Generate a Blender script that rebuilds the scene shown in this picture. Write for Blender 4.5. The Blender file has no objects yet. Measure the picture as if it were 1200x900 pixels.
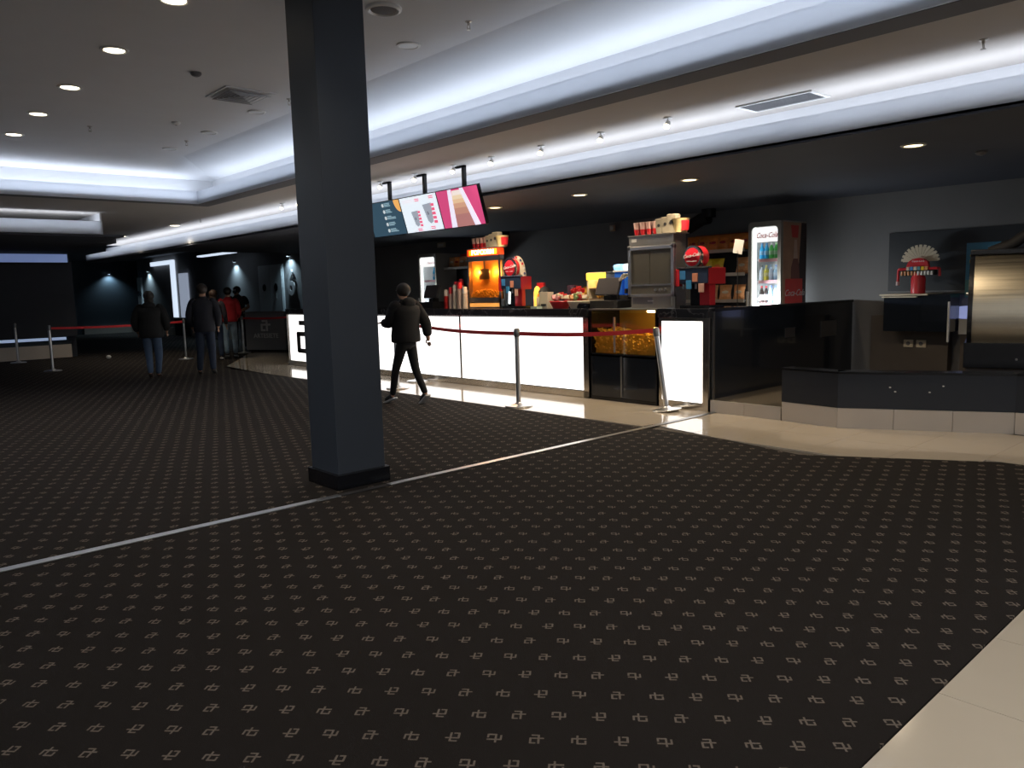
import bpy, bmesh, math, random
from math import pi, sin, cos, radians
from mathutils import Vector, Matrix
random.seed(7)
S = bpy.context.scene
COL = S.collection

# ------------------------------------------------------------------ camera
cam = bpy.data.objects.new('camera', bpy.data.cameras.new('camera')); COL.objects.link(cam)
cam.data.sensor_width = 36; cam.data.lens = 908.7/1200*36; cam.data.clip_end = 200
RV = Vector((0.73981, -0.67225, -0.0275)); UV_ = Vector((0.10113, 0.07069, 0.99236)); FV = Vector((0.66517, 0.73694, -0.12028))
m = Matrix.Identity(4)
for i in range(3):
    m[i][0] = RV[i]; m[i][1] = UV_[i]; m[i][2] = -FV[i]
m[2][3] = 1.43
cam.matrix_world = m
S.camera = cam

# ------------------------------------------------------------------ world, exposure
w = bpy.data.worlds.new('world'); S.world = w; w.use_nodes = True
w.node_tree.nodes['Background'].inputs[0].default_value = (0.55, 0.6, 0.7, 1)
w.node_tree.nodes['Background'].inputs[1].default_value = 0.02
S.view_settings.view_transform = 'Standard'; S.view_settings.look = 'None'
S.view_settings.gamma = 1; S.view_settings.exposure = 0.0

# ------------------------------------------------------------------ cove lights (long LED lines lying in the ceiling troughs)
def area(name, loc, sx, sy, power, col, rot=(pi, 0, 0)):
    l = bpy.data.lights.new(name, 'AREA'); l.shape = 'RECTANGLE'; l.size = sx; l.size_y = sy
    l.energy = power; l.color = col
    o = bpy.data.objects.new(name, l); COL.objects.link(o); o.location = loc; o.rotation_euler = rot
    return o
COOL = (0.78, 0.86, 1.0)
area('cove_light', (5.22, 4.6, 3.075), 0.24, 17.0, 64, COOL, (pi, radians(-22), 0))
area('cove_light', (-4.6, 4.0, 3.12), 0.2, 16.0, 110, COOL, (pi, radians(35), 0))  # added uplight out of view, lifts the high ceiling
area('cove_light', (-0.6, 13.43, 3.09), 11.2, 0.2, 32, COOL, (pi+radians(12), 0, 0))
area('cove_light', (6.60, 10.9, 2.69), 0.14, 29.6, 100, COOL, (pi, 0, 0))
area('cove_light', (-1.0, 15.72, 2.70), 10.2, 0.05, 26, COOL, (pi, 0, 0))
# unseen fill lights, added behind and beside the camera to brighten the hall
for _x in (-3.5, 0.5, 4.5):
    area('fill_panel', (_x, -2.6, 3.55), 1.2, 1.2, 90, (0.93, 0.96, 1.0), (0, 0, 0))
area('fill_panel', (-4.5, 3.0, 3.55), 1.2, 1.2, 60, (0.9, 0.95, 1.0), (0, 0, 0))
area('fill_panel', (9.3, -0.6, 2.58), 0.6, 0.6, 12, (1.0, 0.85, 0.66), (0, 0, 0))

# ------------------------------------------------------------------ materials
MC = {}
def mat(name, col=(0.5, 0.5, 0.5), rough=0.6, metal=0.0, emit=None, es=0.0, noise=0.08, nscale=8.0, bump=0.0, spec=0.5, coat=0.0, alpha=None, trans=0.0):
    if name in MC: return MC[name]
    M = bpy.data.materials.new(name); M.use_nodes = True
    nt = M.node_tree; b = nt.nodes['Principled BSDF']
    b.inputs['Roughness'].default_value = rough; b.inputs['Metallic'].default_value = metal
    b.inputs['Specular IOR Level'].default_value = spec; b.inputs['Coat Weight'].default_value = coat
    b.inputs['Base Color'].default_value = (*col, 1)
    if trans: b.inputs['Transmission Weight'].default_value = trans
    if noise or bump:
        tc = nt.nodes.new('ShaderNodeTexCoord'); n = nt.nodes.new('ShaderNodeTexNoise')
        n.inputs['Scale'].default_value = nscale; n.inputs['Detail'].default_value = 3
        nt.links.new(tc.outputs['Object'], n.inputs['Vector'])
        if noise:
            mr = nt.nodes.new('ShaderNodeMapRange'); nt.links.new(n.outputs['Fac'], mr.inputs['Value'])
            mr.inputs['To Min'].default_value = 1-noise; mr.inputs['To Max'].default_value = 1+noise
            mx = nt.nodes.new('ShaderNodeVectorMath'); mx.operation = 'SCALE'
            mx.inputs[0].default_value = col; nt.links.new(mr.outputs[0], mx.inputs['Scale'])
            nt.links.new(mx.outputs[0], b.inputs['Base Color'])
        if bump:
            bp = nt.nodes.new('ShaderNodeBump'); bp.inputs['Strength'].default_value = bump; bp.inputs['Distance'].default_value = 0.01
            nt.links.new(n.outputs['Fac'], bp.inputs['Height']); nt.links.new(bp.outputs[0], b.inputs['Normal'])
    if emit:
        b.inputs['Emission Color'].default_value = (*emit, 1); b.inputs['Emission Strength'].default_value = es
    MC[name] = M; return M
def glass_mat(name, tint=(1, 1, 1), gloss=0.08):
    if name in MC: return MC[name]
    M = bpy.data.materials.new(name); M.use_nodes = True; nt = M.node_tree; nt.nodes.clear()
    o = nt.nodes.new('ShaderNodeOutputMaterial'); mx = nt.nodes.new('ShaderNodeMixShader')
    t = nt.nodes.new('ShaderNodeBsdfTransparent'); t.inputs[0].default_value = (*tint, 1)
    g = nt.nodes.new('ShaderNodeBsdfGlossy'); g.inputs['Roughness'].default_value = 0.05
    mx.inputs[0].default_value = gloss
    nt.links.new(t.outputs[0], mx.inputs[1]); nt.links.new(g.outputs[0], mx.inputs[2]); nt.links.new(mx.outputs[0], o.inputs[0])
    MC[name] = M; return M

M_plaster = mat('white_plaster', (0.78, 0.79, 0.81), 0.9, noise=0.03, nscale=3)
M_plaster2 = mat('warm_white_plaster', (0.56, 0.52, 0.48), 0.9, noise=0.03, nscale=3)
M_lip = mat('grey_lip_paint', (0.16, 0.16, 0.175), 0.8, noise=0.03)
M_soffit = mat('navy_soffit_paint', (0.062, 0.070, 0.092), 0.75, noise=0.1, nscale=2)
M_wall = mat('charcoal_wall_paint', (0.18, 0.18, 0.185), 0.8, noise=0.1, nscale=2, bump=0.05)
M_navy = mat('navy_wall_paint', (0.035, 0.050, 0.066), 0.7, noise=0.1, nscale=2)
M_column = mat('slate_column_paint', (0.040, 0.050, 0.066), 0.55, noise=0.06, nscale=3)
M_black = mat('black_lacquer', (0.008, 0.009, 0.012), 0.25, noise=0.05)
M_blackmatt = mat('black_matt', (0.012, 0.012, 0.014), 0.7, noise=0.1)
M_gloss = mat('gloss_black_panel', (0.010, 0.014, 0.022), 0.12, noise=0.05, coat=0.4)
M_chrome = mat('polished_steel', (0.62, 0.58, 0.52), 0.18, 1.0, noise=0.03)
M_steel = mat('brushed_steel', (0.50, 0.47, 0.42), 0.38, 1.0, noise=0.06, nscale=20)
M_steeld = mat('dark_brushed_steel', (0.30, 0.30, 0.31), 0.4, 1.0, noise=0.06, nscale=20)
M_alu = mat('satin_aluminium', (0.70, 0.70, 0.70), 0.3, 1.0, noise=0.03)
M_red = mat('red_plastic', (0.55, 0.02, 0.03), 0.35, noise=0.05)
M_redbelt = mat('red_webbing', (0.62, 0.03, 0.04), 0.7, noise=0.1, nscale=60)
M_white = mat('white_plastic', (0.75, 0.75, 0.73), 0.4, noise=0.03)
M_cream = mat('cream_card', (0.62, 0.55, 0.42), 0.7, noise=0.05)
M_orange = mat('orange_foil', (0.95, 0.30, 0.05), 0.35, noise=0.3, nscale=30, bump=0.4)
M_yellow = mat('yellow_foil', (0.85, 0.60, 0.03), 0.35, noise=0.2, nscale=30, bump=0.4)
M_brownbag = mat('brown_foil', (0.65, 0.30, 0.12), 0.4, noise=0.4, nscale=30, bump=0.4)
M_redbag = mat('red_foil', (0.5, 0.03, 0.03), 0.4, noise=0.3, nscale=30, bump=0.4)
M_glass = glass_mat('clear_glass', (0.97, 0.98, 0.98), 0.06)
M_smoke = glass_mat('smoked_glass', (0.45, 0.42, 0.38), 0.10)
M_lightbox = mat('lit_white_acrylic', (0.8, 0.8, 0.8), 0.4, emit=(1.0, 0.97, 0.95), es=1.7, noise=0)
M_lampw = mat('lit_warm_lamp', (1, 1, 1), 0.5, emit=(1.0, 0.86, 0.62), es=9.0, noise=0)
M_lampw2 = mat('lit_amber_lamp', (1, 1, 1), 0.5, emit=(1.0, 0.78, 0.42), es=6.0, noise=0)
M_lampc = mat('lit_cool_strip', (1, 1, 1), 0.5, emit=(0.72, 0.84, 1.0), es=.95, noise=0)
M_lampoff = mat('unlit_diffuser', (0.75, 0.78, 0.8), 0.4, noise=0)
M_logo = mat('silver_print', (0.55, 0.56, 0.58), 0.5, noise=0)
M_dark = mat('black_print', (0.03, 0.03, 0.035), 0.5, noise=0)

def translucent():
    M = bpy.data.materials.new('opal_acrylic_fascia'); M.use_nodes = True; nt = M.node_tree; nt.nodes.clear()
    o = nt.nodes.new('ShaderNodeOutputMaterial'); mx = nt.nodes.new('ShaderNodeMixShader')
    d = nt.nodes.new('ShaderNodeBsdfDiffuse'); d.inputs[0].default_value = (0.7, 0.72, 0.75, 1)
    t = nt.nodes.new('ShaderNodeBsdfTranslucent'); t.inputs[0].default_value = (0.92, 0.94, 0.97, 1)
    mx.inputs[0].default_value = 0.55
    nt.links.new(d.outputs[0], mx.inputs[1]); nt.links.new(t.outputs[0], mx.inputs[2]); nt.links.new(mx.outputs[0], o.inputs[0])
    return M
M_fascia = translucent()

# carpet: dark pile with the woven mark repeated in a half-drop lattice, each row cycling through quarter turns
class N:
    nt = None
    def __init__(s, sock): s.s = sock
    @staticmethod
    def op(o, a, b=None, c=None):
        n = N.nt.nodes.new('ShaderNodeMath'); n.operation = o
        for i, v in enumerate((a, b, c)):
            if v is None: continue
            if isinstance(v, N): N.nt.links.new(v.s, n.inputs[i])
            else: n.inputs[i].default_value = v
        return N(n.outputs[0])
    def __add__(s, o): return N.op('ADD', s, o)
    def __sub__(s, o): return N.op('SUBTRACT', s, o)
    def __mul__(s, o): return N.op('MULTIPLY', s, o)
    def __neg__(s): return N.op('MULTIPLY', s, -1.0)
STROKES = [(.16, .70, .86, 1.0), (.57, .72, 0, .97), (.05, 1.0, .52, .66), (.03, .18, .03, .62), (.06, .46, 0, .14)]
def carpet_material():
    M = bpy.data.materials.new('patterned_carpet'); M.use_nodes = True; nt = M.node_tree; N.nt = nt
    b = nt.nodes['Principled BSDF']; b.inputs['Roughness'].default_value = 0.95; b.inputs['Specular IOR Level'].default_value = 0.15
    g = nt.nodes.new('ShaderNodeNewGeometry'); sp = nt.nodes.new('ShaderNodeSeparateXYZ'); nt.links.new(g.outputs['Position'], sp.inputs[0])
    X = N(sp.outputs[0]) - 1.2285; Y = N(sp.outputs[1]) - 2.0971
    A = 0.1355; e1 = (0.677, -0.736); e2 = (0.736, 0.677); B = 0.1400
    u = (X*e1[0] + Y*e1[1])*(1/A); v = (X*e2[0] + Y*e2[1])*(1/B)
    j = N.op('FLOOR', v + 0.5); odd = N.op('ABSOLUTE', N.op('MODULO', j, 2.0))
    uu = u + odd*0.5; i = N.op('FLOOR', uu + 0.5)
    fx = uu - i; fy = v - j
    ke = i + j; ko = (-i) + j - 1.0
    k = ke*(N.op('SUBTRACT', 1.0, odd)) + ko*odd
    ang = k*(pi/2)
    c = N.op('COSINE', ang); s_ = N.op('SINE', ang)
    x = fx*c + fy*s_; y = fy*c - fx*s_
    sz = 0.36
    x = x*(1/sz) + 0.5; y = y*(1/sz) + 0.5
    tot = None
    for (x0, x1, y0, y1) in STROKES:
        ax = N.op('LESS_THAN', N.op('ABSOLUTE', x - (x0+x1)/2), (x1-x0)/2)
        ay = N.op('LESS_THAN', N.op('ABSOLUTE', y - (y0+y1)/2), (y1-y0)/2)
        t = ax*ay; tot = t if tot is None else N.op('MAXIMUM', tot, t)
    n = nt.nodes.new('ShaderNodeTexNoise'); n.inputs['Scale'].default_value = 260; n.inputs['Detail'].default_value = 2
    nt.links.new(g.outputs['Position'], n.inputs['Vector'])
    n2 = nt.nodes.new('ShaderNodeTexNoise'); n2.inputs['Scale'].default_value = 0.8; n2.inputs['Detail'].default_value = 3
    nt.links.new(g.outputs['Position'], n2.inputs['Vector'])
    fac = tot*(N(n.outputs['Fac'])*1.2 + 0.35)
    fac = N.op('MINIMUM', fac, 1.0)
    mx = nt.nodes.new('ShaderNodeMix'); mx.data_type = 'RGBA'
    nt.links.new(fac.s, mx.inputs[0]); mx.inputs[6].default_value = (0.0165, 0.0135, 0.012, 1); mx.inputs[7].default_value = (0.165, 0.135, 0.11, 1)
    sc = nt.nodes.new('ShaderNodeVectorMath'); sc.operation = 'SCALE'; nt.links.new(mx.outputs[2], sc.inputs[0])
    nt.links.new((N(n2.outputs['Fac'])*0.35 + N(n.outputs['Fac'])*0.5 + 0.6).s, sc.inputs['Scale'])
    nt.links.new(sc.outputs[0], b.inputs['Base Color'])
    bp = nt.nodes.new('ShaderNodeBump'); bp.inputs['Strength'].default_value = 0.4; bp.inputs['Distance'].default_value = 0.004
    nt.links.new(n.outputs['Fac'], bp.inputs['Height']); nt.links.new(bp.outputs[0], b.inputs['Normal'])
    return M
M_carpet = carpet_material()
M_tile = mat('beige_polished_tile', (0.60, 0.52, 0.41), 0.10, noise=0.10, nscale=1.2, coat=0.3)
M_tilep = mat('beige_plinth_tile', (0.60, 0.54, 0.47), 0.35, noise=0.06, nscale=2)
M_grout = mat('dark_grout', (0.10, 0.085, 0.07), 0.9)

def granite():
    M = mat('black_veined_granite', (0.03, 0.032, 0.038), 0.12, noise=0)
    nt = M.node_tree; b = nt.nodes['Principled BSDF']
    tc = nt.nodes.new('ShaderNodeTexCoord'); n = nt.nodes.new('ShaderNodeTexNoise'); n.inputs['Scale'].default_value = 1.6; n.inputs['Detail'].default_value = 6; n.inputs['Distortion'].default_value = 1.5
    nt.links.new(tc.outputs['Object'], n.inputs['Vector'])
    cr = nt.nodes.new('ShaderNodeValToRGB'); nt.links.new(n.outputs['Fac'], cr.inputs[0])
    e = cr.color_ramp.elements; e[0].position = 0.490; e[0].color = (0.022, 0.024, 0.03, 1); e[1].position = 0.5; e[1].color = (0.11, 0.115, 0.125, 1)
    x = e.new(0.51); x.color = (0.022, 0.024, 0.03, 1)
    nt.links.new(cr.outputs[0], b.inputs['Base Color']); return M
M_granite = granite()

# ------------------------------------------------------------------ mesh helpers
class MB:
    def __init__(s): s.b = bmesh.new()
    def _fin(s, r, M):
        if M is not None: bmesh.ops.transform(s.b, matrix=M, verts=r)
        return s
    def box(s, x0, x1, y0, y1, z0, z1, M=None, bev=0.0):
        r = bmesh.ops.create_cube(s.b, size=1)['verts']
        bmesh.ops.transform(s.b, matrix=Matrix.Translation(((x0+x1)/2, (y0+y1)/2, (z0+z1)/2)) @ Matrix.Diagonal((abs(x1-x0), abs(y1-y0), abs(z1-z0), 1)), verts=r)
        if bev:
            es = list({e for v in r for e in v.link_edges})
            q = bmesh.ops.bevel(s.b, geom=es, offset=bev, segments=2, affect='EDGES', profile=0.6); r = q['verts']
        return s._fin(r, M)
    def cyl(s, p0, p1, r0, r1=None, n=20, cap=True):
        p0 = Vector(p0); p1 = Vector(p1); r1 = r0 if r1 is None else r1
        d = p1-p0; q = d.to_track_quat('Z', 'Y').to_matrix().to_4x4()
        r = bmesh.ops.create_cone(s.b, cap_ends=cap, segments=n, radius1=r0, radius2=max(r1, 1e-4), depth=d.length)['verts']
        return s._fin(r, Matrix.Translation((p0+p1)/2) @ q)
    def sph(s, c, r, sc=(1, 1, 1), sub=2, M=None):
        v = bmesh.ops.create_icosphere(s.b, subdivisions=sub, radius=r)['verts']
        bmesh.ops.transform(s.b, matrix=Matrix.Translation(c) @ Matrix.Diagonal((*sc, 1)), verts=v)
        return s._fin(v, M)
    def lathe(s, prof, n=20, M=None, arc=2*pi, a0=0.0):
        rings = []; full = abs(arc-2*pi) < 1e-6; cnt = n if full else n+1
        for (r, z) in prof:
            rings.append([s.b.verts.new((max(r, 1e-4)*cos(a0+arc*i/n), max(r, 1e-4)*sin(a0+arc*i/n), z)) for i in range(cnt)])
        for a, b_ in zip(rings, rings[1:]):
            for i in range(n):
                k = (i+1) % cnt
                s.b.faces.new((a[i], a[k], b_[k], b_[i]))
        if full:
            s.b.faces.new(rings[0][::-1]); s.b.faces.new(rings[-1])
        return s._fin([v for r in rings for v in r], M)
    def prism(s, pts, z0, z1, M=None):
        a = [s.b.verts.new((x, y, z0)) for x, y in pts]; b_ = [s.b.verts.new((x, y, z1)) for x, y in pts]
        s.b.faces.new(a[::-1]); s.b.faces.new(b_)
        for i in range(len(pts)):
            k = (i+1) % len(pts); s.b.faces.new((a[i], a[k], b_[k], b_[i]))
        return s._fin(a+b_, M)
    def quad(s, *p):
        s.b.faces.new([s.b.verts.new(q) for q in p]); return s
    def tube(s, pts, r, n=8):
        for a, b_ in zip(pts, pts[1:]): s.cyl(a, b_, r, n=n)
        for p in pts[1:-1]: s.sph(p, r, sub=1)
        return s
    def build(s, name, m, parent=None, smooth=False, loc=None, rz=None):
        me = bpy.data.meshes.new(name); bmesh.ops.recalc_face_normals(s.b, faces=s.b.faces); s.b.to_mesh(me); s.b.free()
        if smooth:
            for p in me.polygons: p.use_smooth = True
            try: me.set_sharp_from_angle(angle=radians(38))
            except Exception: pass
        o = bpy.data.objects.new(name, me); COL.objects.link(o); me.materials.append(m)
        if parent: o.parent = parent
        if loc: o.location = loc
        if rz is not None: o.rotation_euler = (0, 0, rz)
        return o
def tag(o, label=None, cat=None, group=None, kind=None):
    if label: o['label'] = label
    if cat: o['category'] = cat
    if group: o['group'] = group
    if kind: o['kind'] = kind
    return o
def empty(name, loc, rz=0.0, label=None, cat=None, group=None):
    o = bpy.data.objects.new(name, None); COL.objects.link(o); o.location = loc; o.rotation_euler = (0, 0, rz); o.empty_display_size = 0.1
    return tag(o, label, cat, group)
def struct(mb, name, m, parent=None):
    o = mb.build(name, m, parent)
    if not parent: o['kind'] = 'structure'
    return o
def copy_tree(o, parent=None):
    c = o.copy(); COL.objects.link(c)
    if parent is not None: c.parent = parent
    for ch in list(o.children): copy_tree(ch, c)
    return c
def text(name, body, size, m, parent, M, extrude=0.002, shear=0.0, align='CENTER', bold=0.0, sx=1.0):
    cu = bpy.data.curves.new(name, 'FONT'); cu.body = body; cu.size = size; cu.extrude = extrude; cu.shear = shear
    cu.align_x = align; cu.align_y = 'CENTER'; cu.offset = bold; cu.resolution_u = 2
    t = bpy.data.objects.new(name, cu); COL.objects.link(t)
    bpy.context.view_layer.update(); dg = bpy.context.evaluated_depsgraph_get()
    me = bpy.data.meshes.new_from_object(t.evaluated_get(dg)); bpy.data.objects.remove(t)
    me.transform(M @ Matrix.Diagonal((sx, 1, 1, 1))); me.materials.clear(); me.materials.append(m)
    o = bpy.data.objects.new(name, me); COL.objects.link(o); o.parent = parent; return o
FRONT = Matrix.Rotation(pi/2, 4, 'X')                     # flat print on a face that looks along local -Y
def at_front(x, y, z): return Matrix.Translation((x, y, z)) @ FRONT
def logo(mb, x, y, z, w, h, th=0.006, strokes=STROKES):   # the woven/printed mark, upright, facing local -Y
    for (x0, x1, z0, z1) in strokes:
        mb.box(x+(x0-.5)*w, x+(x1-.5)*w, y-th, y, z+(z0-.5)*h, z+(z1-.5)*h)
    return mb
FACE = -pi/2        # thing whose local front (-Y) looks along world -X (towards the hall)

# ================================================================== STRUCTURE
# floor: bedding slab with carpet and tiles on it
CX = 6.22
fl = struct(MB().box(-7, 16.5, -5, 40, -0.10, -0.012), 'floor', M_grout)
cp = [(-7, 0.92), (6.75, 0.92), (6.75, 1.84), (6.02, 3.12), (CX-.02, 3.95), (CX, 4.9), (CX+.08, 14), (6.45, 16.1), (8.35, 19.3), (10.98, 19.3), (10.98, 39.9), (-7, 39.9)]
MB().prism(cp, -0.012, 0.0).build('carpet', M_carpet, fl)
# tiles clipped to the tiled polygons
def clip(poly, a, b, c):       # keep a*x+b*y<=c
    out = []
    for i in range(len(poly)):
        p, q = poly[i], poly[(i+1) % len(poly)]; dp = a*p[0]+b*p[1]-c; dq = a*q[0]+b*q[1]-c
        if dp <= 0: out.append(p)
        if dp*dq < 0:
            t = dp/(dp-dq); out.append((p[0]+t*(q[0]-p[0]), p[1]+t*(q[1]-p[1])))
    return out
def tri_area(p): return abs(sum(p[i][0]*p[(i+1) % len(p)][1]-p[(i+1) % len(p)][0]*p[i][1] for i in range(len(p))))/2
def tiles(region, x0, y0, nx, ny, s, parent, m, z0=-0.012, z1=0.0, name='tile'):
    for i in range(nx):
        for j in range(ny):
            c = [(x0+i*s+.0015, y0+j*s+.0015), (x0+(i+1)*s-.0015, y0+j*s+.0015), (x0+(i+1)*s-.0015, y0+(j+1)*s-.0015), (x0+i*s+.0015, y0+(j+1)*s-.0015)]
            for (a, b, d) in region:
                if len(c) > 2: c = clip(c, a, b, d)
            if len(c) > 2 and tri_area(c) > 0.004:
                o = MB().prism(c, z0, z1).build(name, m, parent)
def half(p, q):   # keep left of p->q
    (x0, y0), (x1, y1) = p, q; return (y1-y0, -(x1-x0), (y1-y0)*x0-(x1-x0)*y0)
# foreground strip (Y < .91): 0.6 m tiles
tiles([(0, 1, 0.915)], 1.58, -1.485, 9, 4, 0.6, fl, M_tile)
# aisle in front of the counter
tiles([(-1, 0, -(CX+.045)), (1, 0, 7.50), half((6.45, 16.1), (CX+.08, 14))[:3]], 6.05, 4.95, 3, 18, 0.6, fl, M_tile) if False else None
tiles([(-1, 0, -(CX+.04)), (1, 0, 7.50), (0, 1, 15.6)], 5.7, 4.95, 3, 18, 0.6, fl, M_tile)
R2 = [half((6.45, 15.6), (8.35, 15.6)), (-1, 0, -6.36), half((8.35, 19.3), (6.45, 16.1)), (0, 1, 19.3), (1, 0, 10.98)]
tiles(R2, 6.3, 15.6, 8, 7, 0.6, fl, M_tile)
tiles([half((6.02, 3.12), (6.75, 1.84)), (0, 1, 4.95), half((CX-.02, 3.95), (6.02, 3.12)), half((CX, 4.9), (CX-.02, 3.95)), (1, 0, 8.0)], 5.7, 1.95, 4, 5, 0.6, fl, M_tile)
tiles([(0, 1, 1.95), (0, -1, -0.93), (-1, 0, -6.76), (1, 0, 8.15)], 6.3, 0.75, 4, 2, 0.6, fl, M_tile)

# metal joint across the carpet (cut in two by the column, darker past the carpet)
jt = empty('floor_joint', (0, 4.87, 0), 0, 'bright metal expansion strip running across the carpet either side of the column', 'floor trim')
MB().box(-2.0, 2.70, -.03, .03, 0, .008, bev=.002).build('strip', M_alu, jt)
MB().box(3.12, 5.42, -.03, .03, 0, .008, bev=.002).build('strip', M_alu, jt)
d = MB().box(5.42, 7.45, -.03, .03, 0, .006).build('strip', M_steeld, jt); d['label'] = 'dull dark end of the strip over the tiles'
d = MB().box(2.70, 3.12, -.03, .03, 0, .006).build('strip', M_blackmatt, jt); d['label'] = 'black rubber piece before the column'

# walls
struct(MB().box(11, 11.2, -5, 36.6, 0, 3.25), 'wall_back', M_wall)
struct(MB().box(8.0, 16.5, 38.0, 38.2, 0, 3.25), 'wall_far', M_navy)
struct(MB().box(-7.2, -7, -5, 22.8, 0, 3.9), 'wall_left', mat('grey_hall_paint', (.30, .30, .31), .8))
struct(MB().box(-7, 11, -5.2, -5, 0, 3.9), 'wall_right', mat('grey_hall_paint'))
wb = struct(MB().box(-7, 5.25, 22.8, 23.0, 0.55, 2.45).box(5.05, 5.25, 23.0, 38, 0, 2.9), 'wall_near_left', mat('dark_blue_board', (.022, .028, .042), .6))
MB().box(-7, 5.10, 22.9, 23.3, 0.0, 0.34).build('plinth', M_tilep, wb)
MB().box(-7, 5.15, 22.70, 22.78, 2.45, 2.66).build('soffit_glow', mat('blue_soffit_glow', (.5, .6, .8), emit=(.12, .17, .34), es=.8, noise=0), wb)  # evenly glowing strip standing in for the blue light washing the soffit
MB().box(-7, 5.15, 22.66, 22.8, 2.42, 2.45).build('light_ledge', M_blackmatt, wb)
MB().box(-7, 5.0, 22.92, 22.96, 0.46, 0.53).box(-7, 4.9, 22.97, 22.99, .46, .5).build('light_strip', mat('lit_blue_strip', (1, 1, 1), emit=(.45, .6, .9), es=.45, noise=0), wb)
MB().box(-7, 5.05, 22.93, 22.97, .34, .46).build('lower_panel', M_navy, wb)
struct(MB().box(9.0, 15.6, 37.9, 38.0, 0, .34), 'baseboard_far', M_tilep)
struct(MB().box(10.93, 11.0, 26.3, 36.6, 0, .30), 'baseboard_back', M_tilep)

# column with its base moulding
colm = struct(MB().box(2.785, 3.19, 5.02, 5.42, 0, 3.6, bev=0.006), 'column', M_column)
MB().box(2.76, 3.215, 4.99, 5.445, 0, 0.115, bev=0.006).build('base_moulding', M_black, colm)

# ceilings
ch = MB().box(-7, 4.52, -5, 12.35, 3.60, 3.66)
ch.quad((4.52, -5, 3.6), (5.5, -5, 3.42), (5.5, 13.6, 3.42), (4.52, 12.35, 3.6))
ch.quad((-7, 12.35, 3.6), (4.52, 12.35, 3.6), (5.5, 13.6, 3.42), (-7, 13.6, 3.42))
struct(ch, 'ceiling', M_plaster)
tr = MB().box(5.42, 5.46, -5, 13.6, 3.03, 3.46).box(5.05, 5.46, -5, 13.3, 3.03, 3.06)
tr.box(-7, 5.46, 13.56, 13.6, 3.03, 3.46).box(-7, 5.05, 13.28, 13.6, 3.03, 3.06)
struct(tr, 'trim_1', M_plaster)
struct(MB().box(5.03, 5.05, -5, 13.27, 3.0, 3.205).box(-7, 5.05, 13.27, 13.29, 3.0, 3.205), 'trim_2', M_fascia)
struct(MB().box(5.05, 5.31, -5, 13.55, 2.995, 3.03).box(-7, 5.05, 13.29, 13.5, 2.995, 3.03), 'trim_3', M_lip)
struct(MB().box(-4.32, -4.30, -5, 12, 3.0, 3.22).box(-4.9, -4.30, -5, 12, 2.98, 3.02), 'added_trim', M_plaster)  # unseen lip, added to go with the extra uplight
# middle ceiling
c2 = MB().box(5.2, 7.0, -5, 24.5, 3.02, 3.06).box(4.12, 5.2, 13.55, 24.5, 3.02, 3.06).box(-7, 4.12, 13.4, 18.2, 3.02, 3.06)
struct(c2, 'ceiling_middle', M_plaster2)
struct(MB().box(6.4, 6.415, -5, 26, 2.62, 2.815), 'trim_4', M_fascia)
struct(MB().box(6.97, 7.0, -5, 26, 2.66, 3.02).box(6.415, 7.0, -5, 26, 2.64, 2.66), 'trim_5', M_plaster)
struct(MB().box(-7, 4.15, 15.55, 15.565, 2.62, 2.87), 'trim_6', M_fascia)
struct(MB().box(-7, 4.15, 15.565, 18.2, 2.635, 2.65).box(-7, 4.15, 18.17, 18.2, 2.65, 3.02).box(4.12, 4.15, 15.565, 18.2, 2.65, 3.02), 'trim_7', M_plaster)
struct(MB().box(6.4, 11, -5, 20, 2.60, 2.64).box(6.4, 7.0, 20, 26, 2.60, 2.64).box(7.0, 7.02, 20, 26, 2.64, 3.2).box(7.0, 11, 19.98, 20, 2.64, 3.2), 'ceiling_right', M_soffit)
struct(MB().box(4.15, 16.5, 24.5, 40, 3.2, 3.25).box(7.0, 11, 20, 24.5, 3.2, 3.25), 'ceiling_far', M_soffit)
struct(MB().box(-7, 4.5, 15.55, 18.2, 2.60, 2.635).box(-7, 5.1, 18.2, 24.5, 2.66, 2.75), 'ceiling_left', M_soffit)

# platform behind the low wall and the counter
pf = struct(MB().prism([(7.45, 4.93), (7.45, 3.42), (8.08, 2.10), (8.12, -5), (11, -5), (11, 15.2), (8.3, 15.2), (8.3, 4.93)], 0, 0.125), 'floor_platform', M_grout)
tiles([half((7.46, 4.93), (7.46, 3.42)), half((7.46, 3.42), (8.09, 2.10))], 7.4, -1.05, 6, 10, 0.6, pf, M_tilep, 0.125, 0.14) if False else None
MB().prism([(7.46, 4.93), (7.46, 3.42), (8.09, 2.10), (8.13, -5), (11, -5), (11, 4.93)], 0.125, 0.14).build('floor_covering', mat('brown_platform_tile', (0.20, 0.17, 0.13), 0.25, noise=.1), pf)
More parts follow.
